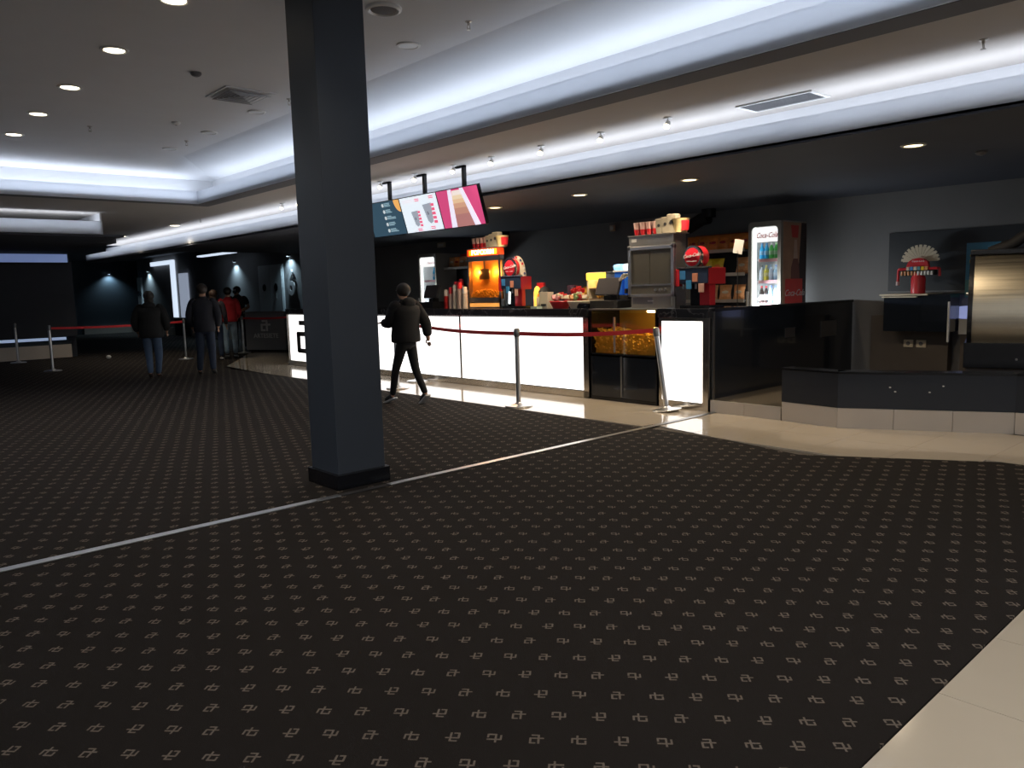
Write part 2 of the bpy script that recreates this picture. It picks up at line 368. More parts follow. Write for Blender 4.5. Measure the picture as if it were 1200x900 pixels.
# low wall with tiled plinth
PL = [(7.43, 4.05), (7.37, 3.43), (8.04, 2.10), (8.10, 0.3), (8.1, -4.9)]
def run(p, q, t, z0, z1, mb, off=0.0):
    p = Vector((*p, 0)); q = Vector((*q, 0)); dr = (q-p).normalized(); nn = Vector((-dr.y, dr.x, 0))
    a, b, c, e = p-nn*off, q-nn*off, q+nn*t, p+nn*t
    return mb.prism([(v.x, v.y) for v in (a, b, c, e)], z0, z1)
lw = MB(); cap = MB()
for a, b in zip(PL, PL[1:]): run(a, b, .16, 0.20, 0.535, lw); run(a, b, .18, .535, .555, cap, .012)
lw = struct(lw, 'wall_low', mat('dark_slate_laminate', (0.017, 0.022, 0.032), 0.45, noise=.08)); 
cap.build('capping', M_black, lw)
def plinth(p, q, n, z1, par):
    p = Vector(p); q = Vector(q)
    for i in range(n):
        a = p.lerp(q, (i+.004)/n); b = p.lerp(q, (i+1-.004)/n); mb = MB(); run(a, b, .15, 0.0, z1, mb); mb.build('plinth_tile', M_tilep, par)
plinth(PL[0], PL[1], 1, .197, lw); plinth(PL[1], PL[2], 3, .197, lw); plinth(PL[2], PL[3], 3, .197, lw)
plinth((7.44, 4.92), (7.43, 4.06), 2, .139, pf)
for k, (y, z) in enumerate([(3.02, .41), (2.98, .37), (2.72, .37), (2.62, .43)]):   # worn paint flakes on the low wall
    x = 7.37+(3.43-y)*.504
    MB().sph((x-.004, y, z), .013, (.15, 1, .55), sub=1).build('paint_chip', M_white, lw)

# ================================================================== CEILING FITTINGS
def downlight(name, lamp, r, power, col, label, group, loc, spot=True, cone=100):
    t = empty(name, loc, 0, label, 'ceiling light', group)
    MB().lathe([(r*.86, -.004), (r, -.012), (r*1.22, -.008), (r*1.24, 0), (r*.86, 0)], 28).build('trim_ring', M_white, t, True)
    MB().cyl((0, 0, -.006), (0, 0, .002), r*.88, n=28).build('lamp', lamp, t)
    if spot:
        l = bpy.data.lights.new('spot', 'SPOT'); l.energy = power; l.color = col; l.spot_size = radians(cone); l.spot_blend = 0.8; l.shadow_soft_size = r*.8
        s_ = bpy.data.objects.new('downlight_beam', l); COL.objects.link(s_); s_.parent = t; s_.location = (0, 0, -.05)
    return t
ORD = ['nearest', 'second nearest', 'third', 'fourth', 'fifth']
for i, (x, y) in enumerate([(2.22, 6.02), (2.22, 7.50), (2.22, 9.03), (2.22, 10.48), (2.22, 11.9)]):
    downlight('downlight', M_lampw, .095, 62, (1.0, .90, .78), ['lit round downlight cut by the top edge of the picture, nearest of its row', 'lit round downlight second from the top of the lit row on the high ceiling', 'lit round downlight in the middle of the lit row of five on the high ceiling', 'lit round downlight second from the far end of the lit row on the high ceiling', 'lit round downlight farthest in the lit row, at the left edge of the picture'][i], 'lit downlights on the high ceiling', (x, y, 3.598))
for y in (4.4, 2.9, 1.4, -.2):
    l = bpy.data.lights.new('spot', 'SPOT'); l.energy = 40; l.color = (1, .84, .62); l.spot_size = radians(120); l.spot_blend = .8; l.shadow_soft_size = .08
    o = bpy.data.objects.new('downlight_beam', l); COL.objects.link(o); o.location = (2.22, y, 3.55)
for i, (x, y) in enumerate([(4.18, 5.87), (4.18, 8.99), (4.18, 10.44), (4.15, 11.85)]):
    downlight('downlight', M_lampoff, .085, 0, COOL, ['unlit white round downlight right of the column, below the round speaker', 'unlit white round downlight beside the square ceiling vent', 'middle unlit round downlight of the three left of the column', 'farthest unlit round downlight, near the corner of the high ceiling'][i], 'unlit downlights on the high ceiling', (x, y, 3.598), False)
for i, (x, y) in enumerate([(7.37, 8.42), (7.36, 6.79), (7.44, 5.2), (7.36, 2.8)]):
    downlight('downlight', M_lampw2, .085, 80, (1.0, .80, .56), ['warm round downlight in the dark ceiling next to the pink menu screen', 'warm round downlight in the dark ceiling over the middle of the counter', 'warm round downlight in the dark ceiling over the red drink dispenser', 'warm round downlight in the dark ceiling at the far right'][i], 'warm downlights in the dark ceiling', (x, y, 2.598), True, 168)
for i, (x, y) in enumerate([(6.1, 17.5), (6.0, 20.9)]):
    downlight('downlight', M_lampw, .11, 80, (1, .86, .66), ['lit downlight above the man in the dark jacket', 'farthest lit downlight, where the white fascia ends'][i], 'downlights over the far hall', (x, y, 3.018), True, 112)
def spotlight(loc, label):
    t = empty('ceiling_spotlight', loc, 0, label, 'spotlight', 'small spotlights along the lower white ceiling')
    MB().cyl((0, 0, -.012), (0, 0, 0), .04).build('base', M_white, t)
    MB().cyl((0, 0, -.05), (0, 0, -.012), .008, n=8).build('stem', M_white, t)
    MB().cyl((.012, 0, -.04), (-.014, .0, -.078), .022, .030).build('head', M_white, t, True)
    MB().sph((-.018, 0, -.084), .030, (1, 1, .8)).build('lamp', M_lampw, t, True)
    return t
for i, y in enumerate([4.62, 5.46, 6.34, 7.19, 7.93, 8.77, 9.61, 12.1, 12.7]):
    spotlight((6.26, y, 3.018), ['small white spotlight nearest the picture\'s right, left of the long ceiling grille', 'second small spotlight from the long ceiling grille, hanging lower than its neighbours', 'third small spotlight from the long ceiling grille', 'fourth small spotlight from the long ceiling grille, above the pink screen\'s right edge', 'small spotlight above the pink menu screen', 'small spotlight above the white menu screen', 'small spotlight above the dark menu screen, beside the column', 'small spotlight just left of the column, upper one', 'small spotlight just left of the column, lower one'][i])
for y in (5, 7.5, 10, 13):
    l = bpy.data.lights.new('spot', 'SPOT'); l.energy = 16; l.color = (1, .86, .68); l.spot_size = radians(110); l.spot_blend = .8; l.shadow_soft_size = .04
    o = bpy.data.objects.new('spotlight_beam', l); COL.objects.link(o); o.location = (6.1, y, 2.93); l.spot_size = radians(80)
# square four-way vent
vt = empty('ceiling_vent', (3.72, 8.35, 3.60), 0, 'square four-way ceiling vent left of the column', 'vent')
MB().box(-.28, .28, -.28, .28, -.012, 0).build('frame', M_plaster, vt)
for k in range(4):
    mb = MB(); Mr = Matrix.Rotation(k*pi/2, 4, 'Z')
    for q in range(5):
        a = .05+.045*q; zz = -.014-.004*q
        mb.prism([(-a, -a), (a, -a), (a-.03, -a+.03), (-a+.03, -a+.03)], zz-.004, zz, Mr)
    mb.build('louvre', [M_steeld, M_lampoff, M_steeld, M_lip][k], vt)
gr = empty('ceiling_grille', (6.57, 3.62, 3.02), 0, 'long narrow ventilation grille in the lower ceiling above the right', 'vent')
MB().box(-.17, .17, -.36, -.33, -.014, 0).box(-.17, .17, .33, .36, -.014, 0).box(-.17, -.15, -.33, .33, -.014, 0).box(.15, .17, -.33, .33, -.014, 0).build('frame', M_white, gr)
MB().box(-.15, .15, -.33, .33, -.003, 0).build('backing', M_blackmatt, gr)
for k in range(9): MB().box(-.145+.032*k, -.128+.032*k, -.33, .33, -.012, -.004).build('slat', M_steeld, gr)
sk = empty('ceiling_speaker', (3.52, 5.25, 3.60), 0, 'round ceiling speaker with a grey grille at the top of the picture', 'speaker')
MB().lathe([(.10, -.01), (.115, -.022), (.135, -.016), (.14, 0), (.1, 0)], 28).build('rim', M_white, sk, True)
MB().lathe([(.0, -.02), (.05, -.019), (.102, -.01), (.1, 0)], 28).build('grille', M_lip, sk, True)
def sprinkler(loc, label):
    t = empty('sprinkler', loc, 0, label, 'sprinkler', 'ceiling sprinklers')
    MB().lathe([(.03, 0), (.03, -.004), (.012, -.01), (.01, -.03), (.001, -.03)], 12).build('escutcheon', M_steel, t, True)
    MB().tube([(.012, 0, -.03), (.014, 0, -.05), (0, 0, -.062)], .003, 6).tube([(-.012, 0, -.03), (-.014, 0, -.05), (0, 0, -.062)], .003, 6).cyl((0, 0, -.066), (0, 0, -.062), .018, n=12).build('deflector', M_steel, t)
for l_, t_ in [((4.22, 5.08, 3.6), 'brass sprinkler hanging right of the round speaker'), ((2.86, 10.89, 3.6), 'sprinkler near the far end of the lit downlight row'), ((4.14, 11.16, 3.6), 'sprinkler beside the middle unlit downlight'), ((4.21, 8.22, 3.6), 'sprinkler at the left edge of the column top'), ((6.07, 1.88, 3.02), 'sprinkler hanging at the far right of the lower ceiling'), ((6.1, 16, 3.02), 'sprinkler over the far hall in front of the man')]: sprinkler(l_, t_)
for l_, t_ in [((3.62, 10.06, 3.6), 'white smoke detector below the square vent'), ((3.03, 7.79, 3.6), 'small dark detector left of the square vent'), ((8.3, 2.55, 2.60), 'dark detector disc in the dark ceiling at the right')]:
    t = empty('smoke_detector', l_, 0, t_, 'detector'); MB().lathe([(.05, 0), (.052, -.015), (.04, -.03), (.02, -.038), (.0, -.038)], 18).build('housing', M_white if 'white' in t_ else M_lip, t, True)
    MB().cyl((0, 0, -.042), (0, 0, -.036), .014, n=10).build('sensor', M_steeld, t)

# ================================================================== FAR HALL
def number_sign(loc, ch, size, label):
    t = empty('screen_number', loc, FACE, label, 'sign')
    text('numeral', ch, size, M_logo, t, at_front(0, -.03, 0), .02, bold=.02)
def hall_door(n, y0, y1, h):
    d = struct(MB().box(10.95, 11.0, y0, y1, 0, h), 'door_%d' % n, mat('grey_door_laminate', (.48, .52, .54), .5))
    ym = (y0+y1)/2
    for a, b in ((y0+.03, ym-.01), (ym+.01, y1-.03)):
        MB().box(10.925, 10.95, a, b, .02, h-.04, bev=.004).build('door_leaf', mat('grey_door_laminate'), d)
        yy = b-.18 if b < ym else a+.18
        MB().cyl((10.915, (a+b)/2, 1.72), (10.925, (a+b)/2, 1.72), .12).build('porthole', M_black, d)
        MB().box(10.90, 10.925, (a+b)/2-.02, (a+b)/2+.02, 1.38, 1.52).build('handle', M_alu, d)
    return d
hall_door(1, 22.5, 24.2, 2.42); hall_door(2, 36.0, 37.5 if False else 36.55, 2.42)
number_sign((10.98, 21.95, 1.78), '6', 1.05, 'large grey numeral 6 on the dark wall beside the grey double door')
def wall_sconce(loc, label):
    t = empty('wall_washer', loc, 0, label, 'wall light', 'downward wall washers')
    MB().box(-.10, 0, -.05, .05, 0.02, .06, bev=.01).build('housing', M_black, t)
    MB().box(-.09, -.02, -.035, .035, -.006, 0).build('lamp', M_lampc, t)
    l = bpy.data.lights.new('spot', 'SPOT'); l.energy = 75; l.color = (.6, .85, 1); l.spot_size = radians(125); l.spot_blend = .9; l.shadow_soft_size = .04
    o = bpy.data.objects.new('washer_beam', l); COL.objects.link(o); o.parent = t; o.location = (-.14, 0, .03); return t
wall_sconce((10.99, 26.0, 2.62), 'wall washer lighting the dark wall behind the person in red')
wall_sconce((10.99, 22.0, 2.62), 'wall washer above the grey numeral')
t = wall_sconce((10.2, 37.99, 2.62), 'wall washer on the far end wall at the left'); t.rotation_euler = (0, 0, -pi/2); t.rotation_euler = (0, 0, pi/2)
wall_sconce((10.99, 35.0, 2.62), 'wall washer near the far corner of the hall')
pt = empty('light_portal', (10.97, 32.2, 0), 0, 'tall portal edged with a bright cool light line at the far end', 'light frame')
MB().box(-.10, 0, -.42, -.12, .72, 2.98).build('upright', M_lampc, pt)
MB().box(-.10, 0, -.12, 2.2, 2.82, 2.98).build('head', M_lampc, pt)
MB().box(-.09, 0, -1.75, -.95, .72, 2.42).build('side_panel', mat('lit_pale_panel', (1, 1, 1), emit=(.6, .7, .9), es=.38, noise=0), pt)
MB().box(-.08, 0, -1.75, -.12, .0, .70).build('lower_panel', M_navy, pt)
cv = empty('ceiling_light_box', (10.3, 25.9, 2.9), 0, 'short bright cool ceiling strip above the hall door', 'light')
MB().box(-.1, .1, -1.45, 1.45, -.05, .0).build('diffuser', M_lampc, cv); MB().box(-.14, .14, -1.5, 1.5, 0, .29).build('housing', M_soffit, cv)

# ticket podium
pd = empty('ticket_podium', (8.93, 19.52, 0), radians(-61.6), 'grey ticket podium with white cinema lettering between barrier posts', 'podium')
MB().box(-.62, .62, -.02, .40, .04, 1.00, bev=.01).build('body', mat('grey_laminate', (.24, .25, .265), .5), pd)
MB().box(-.65, .65, -.05, .43, 1.0, 1.05, bev=.008).build('worktop', mat('grey_worktop', (.2, .2, .21), .4), pd)
MB().box(-.58, .58, .02, .38, 0, .04).build('kick_plate', M_blackmatt, pd)
logo(MB(), .02, -.02, .68, .30, .28, strokes=[(a-.02, b+.02, c-.02, d+.02) for a, b, c, d in STROKES]).build('emblem', mat('white_print', (.8, .8, .8), .5, noise=0), pd)
text('lettering', 'ARTESIETE', .165, MC['white_print'], pd, at_front(.02, -.024, .41), .002, bold=.001)

# barrier posts
def post(loc, label, h=.93, lean=None, belt=None, belts=1, rz=0):
    t = empty('barrier_post', loc, 0, label, 'barrier post', 'belt barrier posts')
    if lean: t.rotation_euler = lean
    MB().lathe([(.17, 0), (.175, .008), (.165, .018), (.06, .03), (.035, .05), (.001, .05)], 28).build('base', M_alu, t, True)
    MB().cyl((0, 0, .03), (0, 0, h), .029, n=18).build('tube', M_alu, t, True)
    MB().lathe([(.033, h-.07), (.037, h-.06), (.037, h+.01), (.028, h+.03), (.001, h+.035)], 18).build('belt_head', M_steeld, t, True)
    if belt:                                        # belt drawn out to the next head, local coordinates
        for bx in belt:
            bx = Vector(bx); n = 8; dr = bx.normalized(); sd = Vector((-dr.y, dr.x, 0)).normalized()*.0015
            mb = MB(); pts = [bx*(k/n)+Vector((0, 0, h-.03-.03*sin(pi*k/n))) for k in range(n+1)]
            for a, b in zip(pts, pts[1:]):
                vs = []
                for q in (a, b):
                    vs += [mb.b.verts.new(q+sd*s1+Vector((0, 0, s2*.024))) for s1, s2 in ((-1, -1), (1, -1), (1, 1), (-1, 1))]
                for e in range(4): mb.b.faces.new((vs[e], vs[(e+1) % 4], vs[4+(e+1) % 4], vs[4+e]))
            mb.build('belt', M_redbelt, t)
    return t
post((6.42, 7.0, 0), 'upright metal post before the long lit counter panel', belt=[(.86, 3.32, 0), (.86, -1.45, .02)])
post((7.24, 5.37, .004), 'leaning metal post beside the small lit panel at the counter end', lean=(radians(-8.0), radians(-1.5), 0))
post((7.24, 10.31, 0), 'metal post behind the walking person, nearer the counter')
post((6.53, 9.82, 0), 'metal post whose foot shows between the walking person\'s legs', h=.90)
post((3.74, 18.54, 0), 'metal post at the left with a belt running right', belt=[(2.9, .42, 0)])
post((3.72, 22.0, 0), 'metal post at the far left edge, in front of the dark wall')
post((6.64, 18.96, 0), 'metal post between the two people in dark jackets')
post((8.30, 19.5, 0), 'metal post left of the grey podium', belt=[(1.05, -1.35, .03)])
MB().sph((5.45, 20.9, .06), .06, (1, 1, .8)).build('crumpled_paper', M_white)
tag(bpy.data.objects['crumpled_paper'], 'small white crumpled ball lying on the carpet by the dark wall', 'litter')

# ================================================================== COUNTER
CT = 1.165
ct = empty('concession_counter', (7.45, 15.2, 0), FACE, 'long black concession counter with lit white front panels', 'counter')
# local x runs along the counter towards the right (world -Y); local y into the counter
LN = 15.2-6.75
MB().box(0, LN, .02, .75, .04, 1.06).build('body', M_black, ct)
MB().box(0, LN, .05, .70, .0, .04).build('kick_base', M_blackmatt, ct)
MB().box(0, LN, -.012, .02, .0, .09).build('kick_plate', M_chrome, ct)
MB().box(-.03, 0.0, -.012, .75, 0, 1.06).build('end_panel', M_chrome, ct)
pan = [(0.08, 1.3), (3.0, 5.76), (5.80, 8.37)]
pan = [(0.06, 3.16), (3.20, 5.78), (5.82, 8.37)]
for i, (a, b) in enumerate(pan):
    MB().box(a, b, -.008, .02, .10, 1.045, bev=.006).build('light_panel', M_lightbox, ct)
    MB().box(b, b+.04, -.014, .02, .09, 1.05).build('divider', M_chrome, ct)
MB().box(8.36, LN, -.012, .02, .0, 1.05).build('end_stile', M_chrome, ct)
lg = logo(MB(), .85, -.009, .60, .95, .66, th=.012).build('emblem', M_dark, ct); lg['label'] = 'large black emblem on the lit end panel'
wt = empty('worktop', (7.45, 15.2, 1.06), FACE, 'polished black granite worktop with pale veins running along the whole counter', 'worktop')
MB().box(-.03, LN, -.03, .80, 0, .105, bev=.008).box(9.56, 10.27, -.03, .80, 0, .105, bev=.008).build('slab', M_granite, wt)
# end unit with the small light panel
eu = empty('counter_end_unit', (7.45, 5.63, 0), FACE, 'narrow steel-framed counter end with one lit panel beside the popcorn case', 'cabinet')
MB().box(0, .655, .02, .75, 0, 1.06).build('body', M_black, eu)
MB().box(0, .68, -.012, .02, 0, 1.06).build('face_frame', M_chrome, eu)
MB().box(.05, .605, -.022, -.012, .095, 1.02, bev=.008).build('light_panel', M_lightbox, eu)
# popcorn display case
pc = empty('popcorn_display', (7.45, 6.72, 0), FACE, 'dark counter cabinet with a glass window full of yellow popcorn', 'cabinet')
MB().box(0, 1.05, .0, .04, 0, .04).box(0, 1.05, .12, .75, .04, .56).box(0, .02, 0, .75, .04, 1.15).box(1.03, 1.05, 0, .75, .04, 1.15).box(0, 1.05, .6, .75, .56, 1.15).box(0, 1.05, 0, .75, .56, .60).build('body', M_black, pc)
for a, b in ((.02, .505), (.515, 1.03)):
    dd = MB().box(a, b, .0, .02, .045, .585, bev=.003).build('door', M_gloss, pc)
MB().box(.50, .52, -.012, 0, .06, .57).build('handle', M_steeld, pc)
MB().box(.02, 1.03, .0, .008, .60, 1.11).build('window', glass_mat('amber_glass', (.97, .9, .72), .05), pc)
MB().box(.395, .42, -.015, -.003, .62, 1.06).build('window_stile', M_alu, pc)
MB().box(.0, 1.05, -.03, .78, 1.15, 1.164).build('glass_top', M_steel, pc)
MB().box(.02, 1.03, .56, .59, .6, 1.14).build('back_panel', mat('mustard_panel', (.35, .22, .05), .6), pc)
mb = MB()
for k in range(1500):
    x = random.uniform(.035, 1.015); y = random.uniform(.02, .5); zt = .86+.03*sin(x*7+1)+.02*sin(y*20)
    z = zt-random.random()*(.02 if y > .08 else .27); r = random.uniform(.010, .017)
    v = bmesh.ops.create_icosphere(mb.b, subdivisions=1, radius=r)['verts']
    for q in v: q.co *= random.uniform(.7, 1.25)
    bmesh.ops.transform(mb.b, matrix=Matrix.Translation((x, y, max(z, .615))), verts=v)
mb.box(.03, 1.02, .07, .5, .60, .84)
pp = mb.build('popcorn', mat('popcorn_yellow', (.78, .52, .12), .8, noise=.35, nscale=25), pc, True); pp['kind'] = 'stuff'
def point(loc, e, col, r=.03, parent=None):
    l = bpy.data.lights.new('lamp', 'POINT'); l.energy = e; l.color = col; l.shadow_soft_size = r
    o = bpy.data.objects.new('lamp_light', l); COL.objects.link(o); o.location = loc
    if parent: o.parent = parent
    return o
MB().cyl((.84, .1, 1.128), (.97, .1, 1.128), .012).build('lamp_tube', M_lampw2, pc)
point((.9, .09, 1.08), 5, (1, .75, .3), .02, pc)
# black side panel closing the counter on the right
sp_ = empty('side_screen', (7.50, 4.95, .14), 0, 'tall glossy black side panel running back from the counter corner to the wall', 'partition')
MB().box(.04, 3.49, -.02, .0, 0, .99).build('panel', M_gloss, sp_)
MB().box(0, .03, -.03, .03, -.14, 1.03).build('edge_profile', M_steeld, sp_)
MB().box(0, 3.49, -.035, .035, .99, 1.025, bev=.004).build('top_rail', M_black, sp_)
MB().box(1.6, 1.85, -.025, -.02, .60, .72).build('socket_plate', M_steeld, sp_)
MB().box(2.55, 3.0, -.025, -.02, .55, .76).build('socket_plate', M_steeld, sp_)

# ================================================================== THINGS ON THE COUNTER
def tpl(th, name, loc, **k): return empty(name, loc, FACE, **k)
def card_cup(kind, loc, label, group, s=1.0):
    if kind == 'soda':
        t = empty('paper_cup', loc, FACE, label, 'cup', group)
        MB().lathe([(.028*s, 0), (.041*s, .075*s), (.001, .075*s)], 18).build('cup', M_red, t, True)
        MB().lathe([(.0365*s, .075*s), (.046*s, .15*s), (.05*s, .152*s), (.048*s, .16*s), (.02*s, .163*s), (.001, .163*s)], 18).build('rim_band', mat('white_pink_card', (.75, .5, .45), .6), t, True)
    elif kind == 'carton':
        t = empty('popcorn_carton', loc, FACE, label, 'carton', group)
        mb = MB(); a = [(-.045*s, -.035*s), (.045*s, -.035*s), (.045*s, .035*s), (-.045*s, .035*s)]
        lo = [mb.b.verts.new((x, y, 0)) for x, y in a]; hi = [mb.b.verts.new((x*1.35, y*1.35, .2*s)) for x, y in a]
        mb.b.faces.new(lo[::-1]); mb.b.faces.new(hi)
        for i in range(4): mb.b.faces.new((lo[i], lo[(i+1) % 4], hi[(i+1) % 4], hi[i]))
        mb.build('box', mat('grey_beige_card', (.38, .34, .26), .7), t)
        MB().cyl((0, -.047*s, .12*s), (0, -.0415*s, .12*s), .022*s, n=14).build('emblem', M_dark, t)
        for k in range(3): MB().box(-.055*s+.037*s*k, -.025*s+.037*s*k, -.048*s, .048*s, .2*s, .212*s).build('scalloped_rim', M_cream, t)
    else:
        t = empty('popcorn_bucket', loc, FACE, label, 'bucket', group)
        MB().lathe([(.09*s, 0), (.125*s, .2*s), (.13*s, .205*s), (.12*s, .205*s), (.085*s, .01*s)], 24).build('bucket', mat('bucket_card', (.62, .5, .25), .6, noise=.5, nscale=14), t, True)
        MB().lathe([(.112*s, .03*s), (.127*s, .17*s)], 8, arc=1.3, a0=-.9).build('red_print', M_red, t, True)
    return t
def cup_row(y_left, z, x, n_s, labelpart, grp):
    # four red cups, three cartons and a bucket from left to right (world Y decreasing)
    ys = [y_left-.05-.093*k for k in range(4)]; W = ['leftmost', 'second', 'third', 'rightmost']
    for k, y in enumerate(ys): card_cup('soda', (x, y, z), '%s of the four red and white cups on top of the %s' % (W[k], labelpart), grp)
    for k in range(3): card_cup('carton', (x, y_left-.445-.105*k if False else y_left-.40-.095*k, z), ['left small', 'middle', 'right tallest'][k]+' of the three grey popcorn cartons on top of the %s' % labelpart, grp, [.85, .92, 1.05][k])
    card_cup('bucket', (x+.02, y_left-.68, z), 'big round popcorn bucket at the right end on top of the %s' % labelpart, grp, .8)

# popcorn machine
pm = empty('popcorn_machine', (7.76, 9.18, CT), FACE, 'popcorn machine with glowing orange glass and lit sign on the counter', 'popcorn machine')
MB().box(-.36, .36, 0, .20, 0, .02).box(-.36, .36, .17, .20, .02, .78).box(-.36, .36, 0, .20, .72, .80).box(-.36, -.33, 0, .20, .02, .74).box(.33, .36, 0, .03, .02, .74).box(.33, .36, 0, .20, .02, .14).box(-.36, .36, 0, .02, .10, .16).build('cabinet', M_steeld, pm)
MB().box(-.33, .33, -.004, .0, .02, .075).build('base_tray', mat('amber_lit_tray', (.8, .4, .1), .4, emit=(1, .4, .08), es=.7, noise=.2), pm)
MB().box(-.33, .33, .003, .01, .16, .72).build('front_glass', glass_mat('orange_glass', (1, .82, .6), .04), pm)
MB().box(-.33, .33, .155, .165, .14, .72).build('back_panel', mat('orange_back', (.9, .5, .14), .5), pm)
mb = MB().lathe([(.10, 0), (.12, .02), (.12, .14), (.09, .16), (.001, .16)], 20, Matrix.Translation((-.02, .09, .44)) @ Matrix.Diagonal((1, .5, 1, 1))).cyl((-.02, .09, .58), (-.02, .09, .74), .02)
mb.build('kettle', M_steel, pm, True)
mb = MB()
for k in range(260):
    x = random.uniform(-.31, .31); y = random.uniform(.03, .14); mb.sph((x, y, .15+random.random()*(.07+.06*cos(x*4))), random.uniform(.013, .022), sub=1)
q = mb.build('popcorn', MC['popcorn_yellow'], pm); q['kind'] = 'stuff'
MB().box(-.335, .335, -.015, .0, .795, .905, bev=.006).box(-.36, .36, 0, .20, .80, .90).build('sign_box', mat('red_lit_sign', (.8, .05, .02), .4, emit=(1, .08, .01), es=.7, noise=0), pm)
MB().box(-.31, .31, -.02, -.014, .81, .89, bev=.004).build('sign_face', mat('yellow_lit_sign', (1, .6, .05), .4, emit=(1, .50, .01), es=1.2, noise=0), pm)
text('lettering', 'POPCORN', .10, mat('lit_white_letter', (1, 1, 1), emit=(1, .97, .75), es=2.2, noise=0), pm, at_front(0, -.022, .850), .003, bold=.004, sx=1.05)
MB().box(-.36, .40, -.02, .20, .905, .917).build('top_shelf', M_steel, pm)
for dx in (-.2, .2): point((dx, .05, .55), 4.5, (1, .50, .14), .03, pm)
pm.scale = (1.06, .45, 1)
cup_row(9.53, CT+.917, 7.85, 4, 'popcorn machine', 'cups and cartons on the popcorn machine')

# steel holding cabinet
hc = empty('holding_cabinet', (7.60, 5.86, CT), FACE, 'tall stainless steel warming cabinet with two dark glass doors on the counter', 'cabinet')
MB().box(-.33, .33, .03, .24, .0, .87).build('body', M_steel, hc)
MB().box(-.33, .33, -.005, .03, .74, .87, bev=.004).build('top_fascia', M_steel, hc)
MB().box(-.29, -.22, -.008, -.004, .80, .84).build('rating_plate', M_white, hc)
for a, b in ((-.345, -.30), (.30, .345)): MB().box(a, b, -.02, .03, .14, .76, bev=.006).build('stile', M_alu, hc)
MB().box(-.345, .345, -.02, .03, .70, .745, bev=.006).build('top_rail', M_alu, hc)
MB().box(-.345, .345, -.02, .03, .14, .17, bev=.006).build('bottom_rail', M_alu, hc)
MB().box(-.30, .30, -.015, .03, .27, .29).build('middle_rail', M_alu, hc)
for a, b in ((-.30, -.02), (-.015, .30)): MB().box(a, b, -.005, .01, .29, .70, bev=.003).build('glass_door', mat('grey_oven_glass', (.10, .095, .08), .25, coat=.4), hc)
MB().box(-.30, .30, -.01, .02, .17, .27).build('lower_panel', mat('olive_panel', (.12, .11, .09), .4), hc)
for k in range(3): MB().cyl((.08+.07*k, -.03, .22), (.08+.07*k, -.01, .22), .017, n=12).build('knob', M_alu, hc)
dr = MB().box(-.28, .02, -.005, .03, .05, .13, bev=.003).build('drawer', M_steeld, hc); MB().box(.02, .29, -.003, .03, .03, .14).build('control_box', M_steel, hc)
MB().box(-.04, .03, -.02, -.004, .08, .095).build('handle', M_alu, hc)
MB().box(-.34, .38, -.02, .24, .87, .882).build('top_shelf', M_steel, hc)
cup_row(6.20, CT+.882, 7.71, 4, 'steel warming cabinet', 'cups and cartons on the steel cabinet')
gl = MB()
for k in range(10):
    gl.tube([(-.345, .0+.01*k, .42), (-.40-.05*random.random(), .02*random.random()-.02, .36+.08*random.random()), (-.44-.06*random.random(), -.02, .30+.08*random.random())], .008, 6)
g_ = gl.build('oven_glove', mat('pale_cloth', (.5, .48, .42), .9), None, loc=(7.60, 5.86, CT), rz=FACE); tag(g_, 'crumpled pale cloth hanging at the left edge of the steel cabinet', 'cloth')

